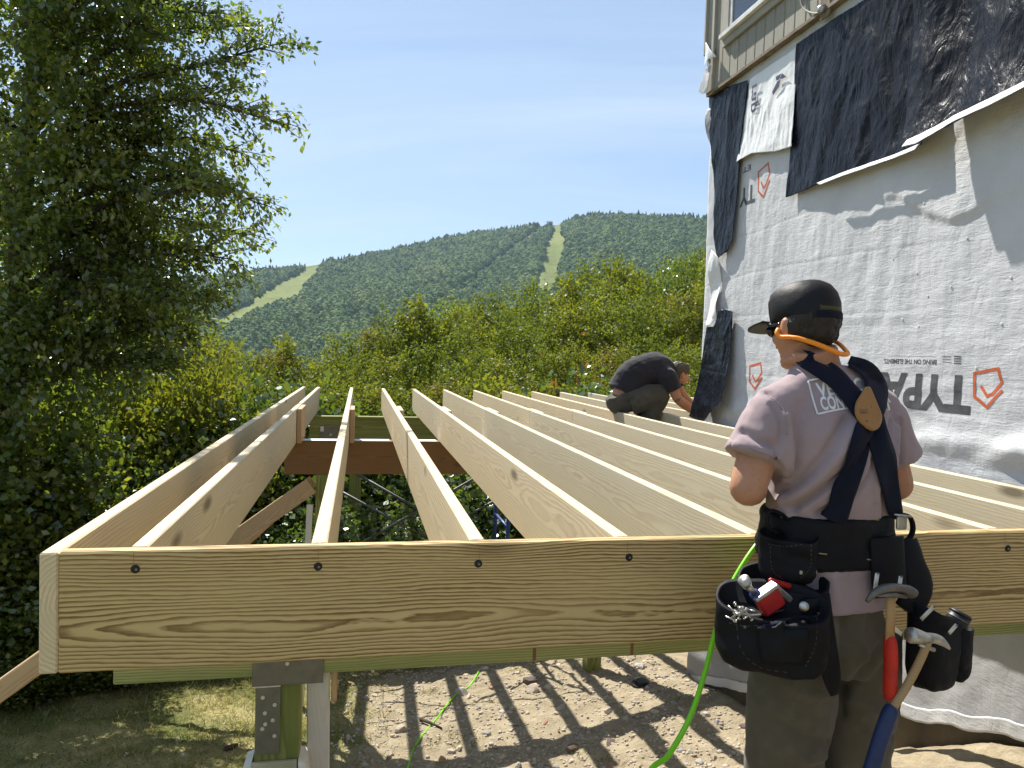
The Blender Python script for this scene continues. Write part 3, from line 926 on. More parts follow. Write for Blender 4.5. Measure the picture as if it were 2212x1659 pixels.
def sidingmat():
    g = G('siding_paint')
    co = g.coord(); rd = g.rand()
    n = g.noise(g.scale(co, (8, 8, 1.2)), 3.0, 5, 0.6)
    peel = g.noise(g.scale(g.vm('ADD', co, g.comb(0, g.m('MULTIPLY', rd, 31.0), g.m('MULTIPLY', rd, 17.0))), (1, 9, 2.2)), 2.6, 6, 0.68)
    c = g.ramp(n, [(0.3, (0.27, 0.258, 0.22)), (0.7, (0.36, 0.345, 0.295))])
    c = g.mix(1.0, c, g.ramp(rd, [(0.0, (0.90, 0.90, 0.90)), (1.0, (1.06, 1.05, 1.03))]), 'MULTIPLY')
    pm = g.ramp(peel, [(0.655, 0.0), (0.675, 1.0)])
    c = g.mix(pm, c, (0.17, 0.13, 0.10))
    M['siding_paint'] = g.out(g.pbr(c, 0.72, 0, g.bump(g.m('SUBTRACT', g.m('MULTIPLY', n, 0.4), pm), 0.5, 0.004), 0.25))
sidingmat()
simple('trim_paint', (0.34, 0.325, 0.28), 0.7, 0, 0.10, 6, 0.2, 40)
simple('raw_edge', (0.22, 0.17, 0.12), 0.85, 0, 0.25, 14)
simple('window_white', (0.72, 0.72, 0.70), 0.45)
simple('sheathing', (0.30, 0.23, 0.15), 0.9, 0, 0.2, 5)
simple('print_black', (0.085, 0.085, 0.09), 0.6, 0, 0.2, 20)
simple('print_navy', (0.035, 0.045, 0.10), 0.6, 0, 0.2, 20)
simple('print_red', (0.60, 0.13, 0.05), 0.6, 0, 0.15, 20)
simple('foundation', (0.155, 0.125, 0.085), 0.95, 0, 0.3, 4, 0.5, 40)
def glassmat():
    g = G('window_glass')
    M['window_glass'] = g.out(g.pbr((0.03, 0.04, 0.06), 0.03, 0.0, None, 1.0))
glassmat()

_hem = sorted([wp(*p) for p in ((1500, 1474), (1560, 1481), (1630, 1494), (1661, 1498), (1780, 1520), (1955, 1543), (2001, 1555), (2110, 1572), (2212, 1592), (2500, 1640))])
_hem = np.array(_hem)
Z_SID = 3.875
_bul = np.array([wp(*p) for p in ((1940, 432), (1975, 452), (2010, 474), (2060, 488), (2110, 470), (2150, 436))])
def wrap_d(Y, Z):
    """how far the wrap stands off the wall"""
    d = 0.014 + 0.008 * fbm(Y * 1.3, Z * 1.0, 0.3, 2)
    d = d + 0.0075 * fbm(Y * 5.5 + 0.4 * Z, Z * 1.4, 4.0, 3) * sstep(0.9, 2.2, Z)          # hanging folds
    d = d + 0.0055 * fbm(Y * 2.2, Z * 9.0, 8.0, 3) * sstep(2.8, 1.2, Z)                    # sideways ripples lower down
    d = d + 0.0022 * ridge(Y * 4.5 + Z * 1.6, Z * 4.0 - Y, 2.0, 4)
    d = d + 0.0006 * ridge(Y * 16 + Z * 4, Z * 9.0 - 3 * Y, 6.0, 2)
    # staple lines pull it in
    for zl in (1.55, 1.95, 2.28, 2.62):
        d = d - 0.0022 * np.exp(-((Z - zl - 0.025 * np.sin(Y * 2.0 + zl * 5) - 0.03 * pn(Y * 1.5, zl, 3)) / 0.010) ** 2) * (0.4 + 1.2 * np.abs(pn(Y * 3, zl * 3, 8)))
    # baggy pocket under the black sheet
    zc = np.interp(Y, np.sort(_bul[:, 0]), _bul[np.argsort(_bul[:, 0]), 1])
    w = np.exp(-((Y - _bul[:, 0].mean()) / 0.42) ** 4)
    a = Z - zc
    d = d + 0.013 * w * np.where(a > 0, np.exp(-(a / 0.22) ** 2) * sstep(-0.005, 0.045, a), 0)
    # loose foot just above the deck
    d = d + 0.045 * np.exp(-((Z - 1.25 - 0.06 * pn(Y * 2.5, 1, 4)) / 0.06) ** 2) * np.maximum(0, 0.4 + 1.3 * fbm(Y * 2.6, Z * 2, 6, 3))
    ct = np.exp(-((HC - Y) / 0.10) ** 2)
    d = d + ct * 0.010 * fbm(Y * 4, Z * 3, 5, 3)
    return np.maximum(d, 0.002)
def sheet(top, bot, off, crinkle, nu=90, nv=70, thick=0.0015, side=None):
    """hanging sheet between a top and a bottom edge given on the photograph, off(s, t) metres from the wall"""
    tp = np.array([wp(*p) for p in top]); bp = np.array([wp(*p) for p in bot])
    def arc(P, n):
        L = np.concatenate([[0], np.cumsum(np.linalg.norm(np.diff(P, axis=0), axis=1))])
        t = np.linspace(0, L[-1], n)
        return np.stack([np.interp(t, L, P[:, 0]), np.interp(t, L, P[:, 1])], 1)
    A, B = arc(tp, nu), arc(bp, nu)
    s = np.linspace(0, 1, nu)[:, None]; t = np.linspace(0, 1, nv)[None]
    YZ = A[:, None] * (1 - t[..., None]) + B[:, None] * t[..., None]
    if side is not None:
        YZ[..., 0] += side(s, t)
    Y, Z = YZ[..., 0], YZ[..., 1]
    d = wrap_d(Y, Z) + 0.006 + off(s, t) + crinkle(Y, Z, s, t)
    P = np.stack([WX - np.maximum(d, 0.004), Y, Z], -1)
    V, F = shell(P, thick)
    return V, F
def build_house():
    t = thing('house', 'house under renovation with peeling beige siding above white and black building wrap', 'house', (5.5, 1.5, float(ground_z(3.0, 3.0))))
    obj('wall', box((WX + 0.001, -3.0, -0.2), (9.0, HC, Z_SID + 2.6)), 'sheathing', t)
    obj('foundation', box((WX + 0.03, -3.0, -2.6), (8.95, HC - 0.03, -0.21)), 'foundation', t)
    # lower wall face under the hem is bare concrete too
    obj('foundation_face', box((WX - 0.004, -3.0, -2.6), (WX + 0.0005, HC - 0.002, 1.0)), 'foundation', t)
    # main wrap
    ys = np.linspace(0.25, HC + 0.012, 400); v = np.linspace(0, 1, 330)
    Yg, Vg = np.meshgrid(ys, v, indexing='ij')
    zb = np.interp(Yg, _hem[:, 0], _hem[:, 1]) + 0.02 * fbm(Yg * 5, 0, 1.7, 3)
    zmid = DT - 0.10
    Zg = zmid + (Z_SID + 0.03 - zmid) * Vg
    P = np.stack([WX - wrap_d(Yg, Zg), Yg, Zg], -1)
    w = obj('house_wrap', shell(P, 0.0012), 'wrap_white', t, True)
    w['label'] = 'crumpled white wrap sheet stapled over the wall'
    # lower skirt
    v = np.linspace(0, 1, 90); ys = np.linspace(0.25, HC + 0.008, 300)
    Yg, Vg = np.meshgrid(ys, v, indexing='ij')
    zb = np.interp(Yg, _hem[:, 0], _hem[:, 1]) + 0.02 * fbm(Yg * 5, 0, 1.7, 3)
    Zg = zb + (zmid - 0.004 - zb) * Vg
    dd = 0.010 + 0.012 * fbm(Yg * 2, Zg * 2, 7, 3) + 0.005 * ridge(Yg * 4, Zg * 4, 3, 3) + 0.035 * (1 - Vg) ** 4 * (1 + 0.8 * pn(Yg * 3, 0, 2))
    P = np.stack([WX - np.maximum(dd, 0.008), Yg, Zg], -1)
    w2 = obj('foundation_skirt', shell(P, 0.0012), 'wrap_grey', t, True)
    w2['label'] = 'grey sheet hanging over the foundation under the deck'
    v = np.linspace(0, 1, 8)
    Yg, Vg = np.meshgrid(ys, v, indexing='ij')
    zb = np.interp(Yg, _hem[:, 0], _hem[:, 1]) + 0.02 * fbm(Yg * 5, 0, 1.7, 3)
    Zg = zb - 0.004 + 0.075 * Vg
    dd = 0.0145 + 0.012 * fbm(Yg * 2, Zg * 2, 7, 3) + 0.005 * ridge(Yg * 4, Zg * 4, 3, 3) + 0.035 * (1 + 0.8 * pn(Yg * 3, 0, 2))
    obj('skirt_hem', shell(np.stack([WX - np.maximum(dd, 0.010), Yg, Zg], -1), 0.001), 'wrap_white', w2, True)
    # ---- siding storey
    sx = WX - 0.058
    yb = HC + 0.012
    trim_w = 0.10
    edges = [HC - 0.005]
    bw = 0.128
    y = yb - trim_w
    win_y1 = wp(1600, 50)[0]; sill_z = wp(1583, 82)[1]
    obj('soffit_ledge', box((WX - 0.075, -3.0, Z_SID - 0.018), (WX + 0.02, HC + 0.02, Z_SID + 0.004)), 'raw_edge', t)
    obj('corner_trim', box((sx - 0.022, yb - trim_w, Z_SID + 0.005), (sx + 0.02, yb + 0.01, Z_SID + 2.6), 0.003), 'trim_paint', t)
    obj('corner_trim', box((sx - 0.045, yb + 0.011, Z_SID + 0.33), (sx + 0.05, yb + 0.036, Z_SID + 2.6), 0.003), 'trim_paint', t)
    obj('drip_board', box((sx - 0.005, yb - trim_w, Z_SID + 0.30), (sx + 0.02, yb + 0.03, Z_SID + 0.34)), 'raw_edge', t)
    nb = 0
    while y > 0.6:
        z1 = Z_SID + 2.6
        b = obj('siding_board', box((sx, y - bw + 0.007, Z_SID + 0.006 + random.uniform(0, 0.006)), (WX + 0.0, y, z1), 0.004), 'siding_paint', t, origin=(sx, y, Z_SID))
        y -= bw
        nb += 1
    # window with its casing over the boards
    z0 = sill_z
    ya, yc = wp(1583, 60)[0], 2.2
    wn = thing('window', None, None, (sx, ya, z0))
    wn.parent = t; wn.matrix_basis = WM[t].inverted() @ WM[wn]
    obj('casing', box((sx - 0.028, ya - 0.085, z0 + 0.02), (sx - 0.0005, ya, z0 + 2.0), 0.003), 'trim_paint', wn)
    obj('sill', box((sx - 0.055, yc, z0 - 0.020), (sx - 0.0005, ya + 0.02, z0 + 0.018), 0.004), 'window_white', wn)
    obj('apron', box((sx - 0.024, yc, z0 - 0.085), (sx - 0.0005, ya + 0.01, z0 - 0.0205), 0.003), 'trim_paint', wn)
    obj('sash', box((sx - 0.020, ya - 0.125, z0 + 0.019), (sx - 0.0005, ya - 0.0855, z0 + 2.0), 0.003), 'window_white', wn)
    obj('sash', box((sx - 0.020, yc, z0 + 0.019), (sx - 0.0005, ya - 0.1255, z0 + 0.055), 0.003), 'window_white', wn)
    obj('pane', box((sx - 0.010, yc, z0 + 0.0555), (sx - 0.0006, ya - 0.126, z0 + 2.0)), 'window_glass', wn)
    # fixture hole with a dangling wire
    fy, fz = wp(1803, 14)
    fx = obj('wall_box', box((sx - 0.012, fy - 0.05, fz - 0.08), (sx - 0.0005, fy + 0.05, fz + 0.10), 0.003), 'raw_edge', t)
    obj('lamp_socket', tube([(sx - 0.012, fy, fz - 0.02), (sx - 0.05, fy + 0.01, fz - 0.03)], [0.028, 0.022], 12), 'zinc', fx, True)
    wy = [wp(1752, -30), wp(1753, 8), wp(1762, 24), wp(1780, 32), wp(1796, 30)]
    obj('wire', tube(spline([(sx - 0.02, a, b) for a, b in wy], 20), 0.006, 8), 'trim_paint', fx, True)
    # ---- sheets hung over the wrap
    cr = lambda amp, sy, sz, seed: (lambda Y, Z, s, t_: amp * 0.6 * (ridge(Y * sy * .7 + 0.9 * Z + 0.35 * pn(Y * 3, Z * 3, seed), Z * sz * .6 - 1.0 * Y, seed, 3) - 0.6) + amp * 1.3 * fbm(Y * 1.6, Z * 1.3, seed + 3, 3))
    b1 = obj('black_sheet', sheet([(1731, 97), (1800, 52), (1880, 2), (1960, -52), (2040, -105)], [(1711, 428), (1760, 411), (1850, 376), (1950, 342), (2018, 315)],
             lambda s, t_: 0.010 + 0.030 * t_ ** 3 * (0.4 + s), cr(0.016, 5.5, 3.0, 11), 170, 150), 'black_sheet', t, True)
    b1['label'] = 'black plastic sheet tacked up below the siding'
    b2 = obj('black_sheet', sheet([(2000, -90), (2100, -150), (2212, -225), (2330, -300)], [(2004, 322), (2020, 316), (2075, 290), (2130, 262), (2212, 226), (2330, 170)],
             lambda s, t_: 0.028 + 0.085 * t_ ** 2.2 + 0.02 * np.sin(s * 9 + 1), cr(0.020, 2.6, 2.0, 23), 150, 150), 'black_sheet', t, True)
    b2['label'] = 'black plastic sheet billowing off the wall'
    hm = obj('sheet_hem', sheet([(2018, 309), (2075, 283), (2130, 255), (2212, 218), (2330, 162)], [(2012, 324), (2040, 318), (2080, 297), (2135, 268), (2212, 236), (2330, 178)],
             lambda s, t_: 0.140 + 0.015 * t_, cr(0.006, 3.0, 3.0, 29), 70, 10), 'wrap_white', b2, True)
    hm2 = obj('sheet_hem', sheet([(1790, 398), (1850, 374), (1950, 340), (2016, 313)], [(1800, 402), (1850, 383), (1950, 349), (2010, 326)],
             lambda s, t_: 0.058 + 0.01 * t_, cr(0.004, 3.0, 3.0, 31), 50, 8), 'wrap_white', b1, True)
    wpz = obj('wrap_patch', sheet([(1629, 172), (1660, 150), (1695, 127), (1729, 104)], [(1606, 352), (1640, 333), (1690, 329), (1727, 318)],
             lambda s, t_: 0.008 + 0.02 * t_ ** 2, lambda Y, Z, s, t_: 0.010 * (ridge(Y * 9.0, Z * 2.2, 41, 3) - 0.6) * sstep(0.3, 0.55, t_) + 0.004 * fbm(Y * 6, Z * 4, 42, 3), 90, 90), 'wrap_shiny', t, True)
    wpz['label'] = 'glossy white patch of wrap under the siding corner'
    s1 = obj('black_strip', sheet([(1541, 207), (1580, 190), (1626, 174)], [(1563, 560), (1585, 545), (1597, 520)],
             lambda s, t_: 0.014 + 0.018 * t_, cr(0.013, 7.0, 2.5, 51), 60, 130, side=lambda s, t_: 0.03 * np.sin(t_ * 9) * (1 - s) * t_), 'black_sheet', t, True)
    s1['label'] = 'ragged black plastic strip hanging at the house corner'
    s2 = obj('black_strip', sheet([(1567, 672), (1580, 668), (1597, 673)], [(1519, 900), (1548, 914), (1592, 868)],
             lambda s, t_: 0.02 + 0.09 * t_ ** 2, cr(0.018, 6.0, 2.5, 57), 60, 110), 'black_sheet', t, True)
    s2['label'] = 'torn black plastic strip at the foot of the house corner'
    s3 = obj('black_strip', sheet([(1538, 706), (1552, 706), (1569, 674)], [(1515, 900), (1525, 905), (1540, 908)],
             lambda s, t_: 0.018 + 0.06 * t_ ** 2, cr(0.012, 6.0, 2.5, 59), 40, 90), 'black_sheet', t, True)
    # torn pale flap folded over the siding corner, loose tatters at the edge
    f1 = obj('torn_flap', sheet([(1551, 94), (1560, 104), (1576, 126)], [(1548, 150), (1560, 132), (1568, 128)],
             lambda s, t_: 0.085 + 0.02 * np.sin(3 * s), cr(0.006, 6, 6, 61), 24, 24), 'wrap_shiny', t, True)
    f2 = obj('torn_flap', sheet([(1549, 150), (1553, 146), (1559, 143)], [(1537, 200), (1545, 206), (1556, 203)],
             lambda s, t_: 0.075 + 0.02 * t_, cr(0.010, 6, 6, 63), 24, 40), 'wrap_grey', t, True)
    f3 = obj('torn_flap', sheet([(1538, 240), (1543, 236), (1549, 236)], [(1541, 300), (1548, 318), (1553, 322)],
             lambda s, t_: 0.018 + 0.022 * np.sin(3.1 * t_) * (1 - s), cr(0.006, 9, 9, 65), 24, 40), 'wrap_grey', t, True)
    f4 = obj('torn_flap', sheet([(1547, 540), (1556, 545), (1566, 556)], [(1540, 705), (1552, 704), (1563, 690)],
             lambda s, t_: 0.022 + 0.02 * np.sin(7 * t_ + 2 * s), cr(0.012, 6, 4, 67), 30, 90), 'wrap_shiny', t, True)
    # ---- prints on the wrap (upside down, as the sheet was hung)
    def on_wrap(V2, off=0.0022):
        Y, Z = V2[:, 0], V2[:, 1]
        return np.stack([WX - wrap_d(Y, Z) - off, Y, Z], 1)
    def stamp_text(body, px0, px1, cap_px, key, bold, parent=w, name='print'):
        (y0, z0_), (y1, z1_) = wp(*px0), wp(*px1)
        V, F = text_mesh(body, 1.0, bold)
        V = V - (V[:, 0].min(), V[:, 1].min(), 0)
        wdt, hgt = V[:, 0].max(), V[:, 1].max()
        capz = abs(wp(px0[0], px0[1] + cap_px)[1] - z0_)
        V2 = np.stack([y0 + V[:, 0] / wdt * (y1 - y0), z0_ - V[:, 1] / hgt * capz], 1)
        V3, F = subdiv((np.column_stack([V2, np.zeros(len(V2))]), F), 0.03)
        return obj(name, (on_wrap(V3[:, :2]), F), key, parent)
    def stroke(P, w_, key, parent=w, n=6):
        P = np.array(P, float); Vs, Fs = [], []
        for a, b in zip(P[:-1], P[1:]):
            d = (b - a) / np.linalg.norm(b - a); nn = np.array([-d[1], d[0]]) * w_ / 2
            k = np.linspace(0, 1, n)[:, None]
            L = (a - d * w_ * .4) * (1 - k) + (b + d * w_ * .4) * k
            o = sum(len(v) for v in Vs)
            Vs.append(np.concatenate([L + nn, L - nn]))
            Fs += [[o + i, o + i + 1, o + n + i + 1, o + n + i] for i in range(n - 1)]
        return np.concatenate(Vs), Fs
    def shield(cx, cy, hw, hh, parent=w):
        """outline badge with a tick; centre and half sizes on the photograph"""
        y0, z0_ = wp(cx, cy)
        sy = abs(wp(cx + hw, cy)[0] - y0); sz = abs(wp(cx, cy + hh)[1] - z0_)
        q = lambda u, v: (y0 - u * sy, z0_ + v * sz)
        lw = 0.19 * sy
        A = stroke([q(-.95, .72), q(.72, 1.0), q(.98, .30), q(.42, -.30), q(.05, -.42), q(-.40, .02)], lw, 'print_red')
        B = stroke([q(1.0, -.12), q(.10, -1.0), q(-.85, -.48), q(-.95, .72)], lw, 'print_red')
        V, F = join((np.column_stack([A[0], np.zeros(len(A[0]))]), A[1]), (np.column_stack([B[0], np.full(len(B[0]), 1.0)]), B[1]))
        V3 = on_wrap(V[:, :2]); V3[:, 0] -= 0.0006 * V[:, 2]
        return obj('badge_print', (V3, F), 'print_red', parent)
    stamp_text('TYPAR', (2108, 812), (1868, 838), 86, 'print_black', 0.045)
    shield(2139, 838, 32, 42)
    stamp_text('BRING ON THE ELEMENTS.', (2031, 777), (1914, 776), 11, 'print_black', 0.02)
    (ya_, za_), (yb_, zb_) = wp(2060, 770), wp(1925, 772)
    for x0, x1, yy, hh in ((1925, 2030, 769, 1.6), (2043, 2062, 770, 1.5), (2043, 2062, 776, 1.5), (2043, 2062, 782, 1.5), (2068, 2084, 769, 2.4), (2068, 2084, 774, 2.4), (2068, 2084, 779, 2.4), (2068, 2084, 784, 2.4)):
        (a1, b1_), (a2, b2_) = wp(x0, yy), wp(x1, yy + hh)
        k = np.linspace(0, 1, 8)
        V2 = np.concatenate([np.stack([a1 + (a2 - a1) * k, np.full(8, b1_)], 1), np.stack([a1 + (a2 - a1) * k, np.full(8, b2_)], 1)])
        obj('small_print', (on_wrap(V2), [[i, i + 1, 9 + i, 8 + i] for i in range(7)]), 'print_black', w)
    stamp_text('TY', (1638, 396), (1604, 412), 40, 'print_black', 0.03)
    shield(1655, 392, 13, 34)
    stamp_text('ET', (1629, 355), (1611, 362), 12, 'print_black', 0.02)
    shield(1636, 812, 14, 28)
    # marks on the glossy patch
    def on_patch(V2):
        Y, Z = V2[:, 0], V2[:, 1]
        return np.stack([WX - wrap_d(Y, Z) - 0.032, Y, Z], 1)
    for pts in ([(1690, 167), (1703, 160), (1697, 174), (1690, 176)], [(1704, 160), (1713, 168), (1703, 172), (1698, 172)], [(1693, 177), (1700, 173), (1697, 189), (1684, 208), (1682, 200)]):
        V2 = np.array([wp(*p) for p in pts])
        obj('emblem_print', (on_patch(V2), [list(range(len(pts)))]), 'print_navy', wpz)
    V, F = text_mesh('rap', 1.0, 0.02)
    V -= (V[:, 0].min(), V[:, 1].min(), 0)
    (y0, z0_), (y1, z1_) = wp(1653, 178), wp(1655, 236)
    # runs down the patch
    V2 = np.stack([y0 + V[:, 1] / V[:, 1].max() * 0.10, z0_ + V[:, 0] / V[:, 0].max() * (z1_ - z0_)], 1)
    obj('print', (on_patch(V2), F), 'print_navy', wpz)
    # cap nails along the staple lines
    for px in ((2160, 530), (2010, 640), (1935, 560), (2095, 515), (2190, 600), (2005, 440), (1990, 705), (2170, 700), (2115, 795), (1955, 690), (1985, 590), (1700, 470), (1745, 560), (1690, 640), (2060, 620)):
        y_, z_ = wp(*px)
        x_ = WX - float(wrap_d(np.array(y_), np.array(z_)))
        obj('cap_nail', disc((x_ - 0.002, y_, z_), (-1, 0, 0), 0.0062, 0.002, 10), 'window_white', w)
    return t
build_house()
# ------------------------------------------------------------------ trees and shrubs
def unit(v):
    return v / (np.linalg.norm(v, axis=-1, keepdims=True) + 1e-12)
def leaves(P, D, L, W, fold=0.25, r=None, face=None):
    """one folded leaf per point: P base, D direction, L length, W half width"""
    r = r or rng
    n = len(P)
    D = unit(D)
    ref = unit(r.normal(size=(n, 3)))
    if face is not None:
        ref = unit(face) + ref * 0.75
    S = unit(np.cross(D, ref))
    N = np.cross(S, D)
    L = np.broadcast_to(np.asarray(L, float), (n,))[:, None]; W = np.broadcast_to(np.asarray(W, float), (n,))[:, None]
    mid = P + D * L * 0.45 + N * W * fold
    V = np.stack([P, mid + S * W, P + D * L, mid - S * W], 1).reshape(-1, 3)
    F = np.arange(n * 4).reshape(n, 4)
    return V, F
def crown_obj(name, P, D, L, W, tint, mat, parent=None, origin=None, me_only=False, r=None, face=None):
    V, F = leaves(P, D, L, W, r=r, face=face)
    at = {'tint': np.repeat(np.clip(tint, 0, 1), 4)}
    if me_only:
        return mk_mesh(name, V, F, mat, False, at)
    return obj(name, (V, F), mat, parent, False, at, origin)
def limbs_mesh(lines):
    """lines: (points, r0, r1)"""
    return join(*[tube(P, np.linspace(a, b, len(P)), 6 if a < 0.03 else 9) for P, a, b in lines])

# ---- the large tree at the left
def big_tree():
    Y0 = 7.5
    r = np.random.default_rng(21)
    pb = atY(34, 640, Y0)
    base = np.array([pb[0] - 0.25, Y0, float(ground_z(pb[0], Y0)) - 0.2])
    top = atY(95, -420, Y0 + 0.2)
    trunk = spline([base, atY(28, 900, Y0), atY(34, 640, Y0), atY(60, 300, Y0), atY(80, 0, Y0 + .1), top], 26)
    lines = [(trunk, 0.13, 0.03)]
    def tz(y):  # a point on the trunk at photograph height y
        _, py = project(trunk)
        i = int(np.argmin(np.abs(py - y)))
        return trunk[i]
    hand = [(330, (240, 190), (430, 140), (608, 92), -0.3), (360, (180, 250), (400, 215), (592, 262), -0.5), (520, (250, 430), (400, 380), (556, 438), -0.4),
            (640, (220, 560), (350, 540), (500, 560), -0.2), (150, (200, 60), (320, 20), (470, 30), 0.2), (80, (180, -60), (300, -90), (420, -60), 0.3),
            (420, (260, 330), (380, 300), (520, 330), 0.3), (700, (220, 640), (320, 620), (450, 640), -0.4), (560, (230, 480), (360, 470), (520, 505), 0.5),
            (250, (220, 120), (350, 70), (520, 55), 0.6), (300, (200, 260), (330, 240), (500, 190), 0.1), (760, (180, 720), (280, 690), (400, 690), 0.2),
            (480, (200, 410), (330, 420), (480, 400), -0.9), (820, (150, 790), (260, 780), (370, 770), -0.5), (600, (160, 560), (240, 610), (360, 640), -0.9)]
    sub = []
    for y, a, b, c, dy in hand:
        P = spline([tz(y + 40), atY(*a, Y0 + dy * 0.4), atY(*b, Y0 + dy * 0.8), atY(*c, Y0 + dy)], 22)
        lines.append((P, 0.036, 0.006)); sub.append((P, 1.0))
    for k in range(58):
        y = r.uniform(-330, 900)
        p = tz(y)
        ang = r.uniform(0, 2 * math.pi)
        L = r.uniform(1.0, 2.3) * (0.7 if y < -150 else 1.0)
        d = np.array([math.cos(ang) * (1.0 if math.cos(ang) < 0 else 0.75), math.sin(ang), 0.35])
        if d[1] < 0: d[1] *= 0.7
        P = spline([p, p + d * L * .5 + (0, 0, .12), p + d * L * (1, 1, .75)], 14)
        if project(P[-1])[0] > 430: P = P[:9]
        lines.append((P, 0.028, 0.005)); sub.append((P, 0.85))
    LP, LD = [], []
    for P, w in sub:
        n = len(P)
        for i in range(max(2, n // 4), n):
            for _ in range(3):
                f = i / n
                ln = r.uniform(0.25, 0.62) * (1.15 - 0.75 * f) * w + 0.10
                d = unit(P[min(i + 1, n - 1)] - P[i - 1]) * 0.75 + r.normal(size=3) * (0.5, 0.5, 0.45) + (0, 0, 0.08)
                d = unit(d)
                Q = P[i] + np.linspace(0, 1, 7)[:, None] * d * ln + np.array([0, 0, -0.10]) * (np.linspace(0, 1, 7) ** 2)[:, None] * ln * 2
                lines.append((Q, 0.006, 0.002))
                for j in range(1, 7):
                    m = 4
                    q = Q[j] + r.normal(size=(m, 3)) * 0.035
                    LP.append(q); LD.append(unit(d) * 0.5 + r.normal(size=(m, 3)) * 0.6 + (0, 0, -0.55))
    # leafy sprays filling the body of the crown
    clumps = [(40, 60, 120), (170, 40, 120), (290, 40, 95), (360, 110, 75), (60, 230, 120), (190, 220, 110), (310, 210, 100), (395, 270, 70), (80, 400, 120), (220, 380, 110), (340, 370, 95), (430, 420, 75), (60, 560, 120), (200, 540, 110), (330, 530, 100), (410, 530, 55), (70, 700, 110), (210, 680, 100), (300, 650, 80), (370, 640, 55), (120, 800, 100), (260, 780, 90), (20, 900, 110), (-60, 200, 150), (-60, 500, 150), (-60, 760, 140), (120, -140, 170), (300, -90, 110), (20, -300, 150), (160, -300, 130)]
    front = [(30, 90, 95), (45, 230, 95), (30, 380, 95), (60, 500, 90), (25, 620, 95), (60, 20, 90), (70, 160, 85), (60, 310, 90), (20, 460, 90), (60, 720, 95), (20, 800, 95), (110, 420, 80), (120, 250, 80)]
    for cx, cy, rad in clumps + front:
        c0 = atY(cx, cy, Y0 - 0.75 if (cx, cy, rad) in front else Y0 + r.uniform(-0.5, 0.5))
        R = rad / 210.0
        m = int(44 * (rad / 100.0) ** 2)
        u = unit(r.normal(size=(m, 3))) * (r.uniform(0.25, 1.0, m) ** 0.5)[:, None]
        for q in c0 + u * R * (1.0, 1.25, 0.9):
            k = 13
            d = unit(r.normal(size=3) + (0, 0, -0.3))
            s = np.linspace(0, 0.26, k)[:, None] * d
            LP.append(q + s + r.normal(size=(k, 3)) * 0.035); LD.append(d * 0.5 + r.normal(size=(k, 3)) * 0.6 + (0, 0, -0.5))
    LP, LD = np.concatenate(LP), np.concatenate(LD)
    n = len(LP)
    t = thing('broadleaf_tree', 'tall dark leafy tree with drooping twig ends left of the deck', 'tree', base)
    V, F = limbs_mesh(lines)
    obj('trunk', (V, F), 'bark', t, True)
    sz = r.uniform(0.042, 0.072, n)
    tint = np.clip(r.normal(0.52, 0.22, n) + 0.35 * fbm(LP[:, 0], LP[:, 2], LP[:, 1], 2), 0, 1)
    tint = np.where(r.random(n) < 0.012, 1.0, tint)
    crown_obj('crown', LP, LD, sz, sz * 0.31, tint, 'leaf_birch', t, r=r, face=np.repeat(np.array([[0.15, -0.1, 0.55]]), n, 0))
    return n
N_BIG = big_tree()

# ---- reusable crowns (unit: metres, base at origin)
def crown_variant(seed, H, W, nl, leaf, mat, upright=0.5, gap=0.35):
    r = np.random.default_rng(seed)
    LP, LD, LF = [], [], []
    lines = [(spline([(0, 0, 0), (r.normal() * .12, r.normal() * .12, H * .4), (r.normal() * .2, r.normal() * .2, H * .92)], 14), 0.016 * H, 0.004)]
    nlob = 34
    lobes = []
    for k in range(nlob):
        f = 0.18 + 0.80 * (k + 0.5) / nlob
        a = k * 2.4 + r.uniform(-.4, .4)
        rr = W / 2 * math.sin(math.pi * min(0.98, f ** 0.85 * 0.95 + 0.03)) ** 0.7 * r.uniform(0.45, 0.85)
        c = np.array([math.cos(a) * rr, math.sin(a) * rr, f * H])
        lobes.append((c, r.uniform(0.11, 0.20) * W * (1.15 - 0.6 * f)))
        b = lines[0][0][int(f * 12 * 0.85)]
        lines.append((spline([b, (b + c) / 2 + (0, 0, -0.04 * H * .5), c], 6), 0.006 * H, 0.003))
    vol = sum(R ** 2 for _, R in lobes)
    for c, R in lobes:
        m = max(6, int(nl / 12 * R ** 2 / vol))
        u = unit(r.normal(size=(m, 3))) * (r.uniform(gap, 1.0, m) ** 0.6)[:, None]
        u[:, 2] *= 1.25
        for q in c + u * R:
            k = 12
            d = unit(r.normal(size=3) * 0.7 + unit(q - c) * 0.6 + (0, 0, upright))
            s = np.linspace(0, leaf * 3.6, k)[:, None] * d
            LP.append(q + s + r.normal(size=(k, 3)) * leaf * 0.5); LD.append(d * 0.4 + r.normal(size=(k, 3)) * 0.65 + (0, 0, -0.25))
            LF.append(np.repeat((unit(q - c) + (0, 0, 0.7))[None], k, 0))
    LP, LD, LF = np.concatenate(LP), np.concatenate(LD), np.concatenate(LF)
    n = len(LP)
    sz = r.uniform(0.7, 1.25, n) * leaf
    tint = np.clip(r.normal(0.45, 0.17, n) + 0.45 * fbm(LP[:, 0] * .9, LP[:, 2] * .9, LP[:, 1] * .9 + seed, 3), 0, 1)
    tint = np.where(r.random(n) < 0.01, 1.0, tint)
    cm = crown_obj('crown', LP, LD, sz, sz * 0.34, tint, mat, me_only=True, r=r, face=LF)
    V, F = limbs_mesh(lines)
    return cm, mk_mesh('trunk', V, F, 'bark', True), H, W
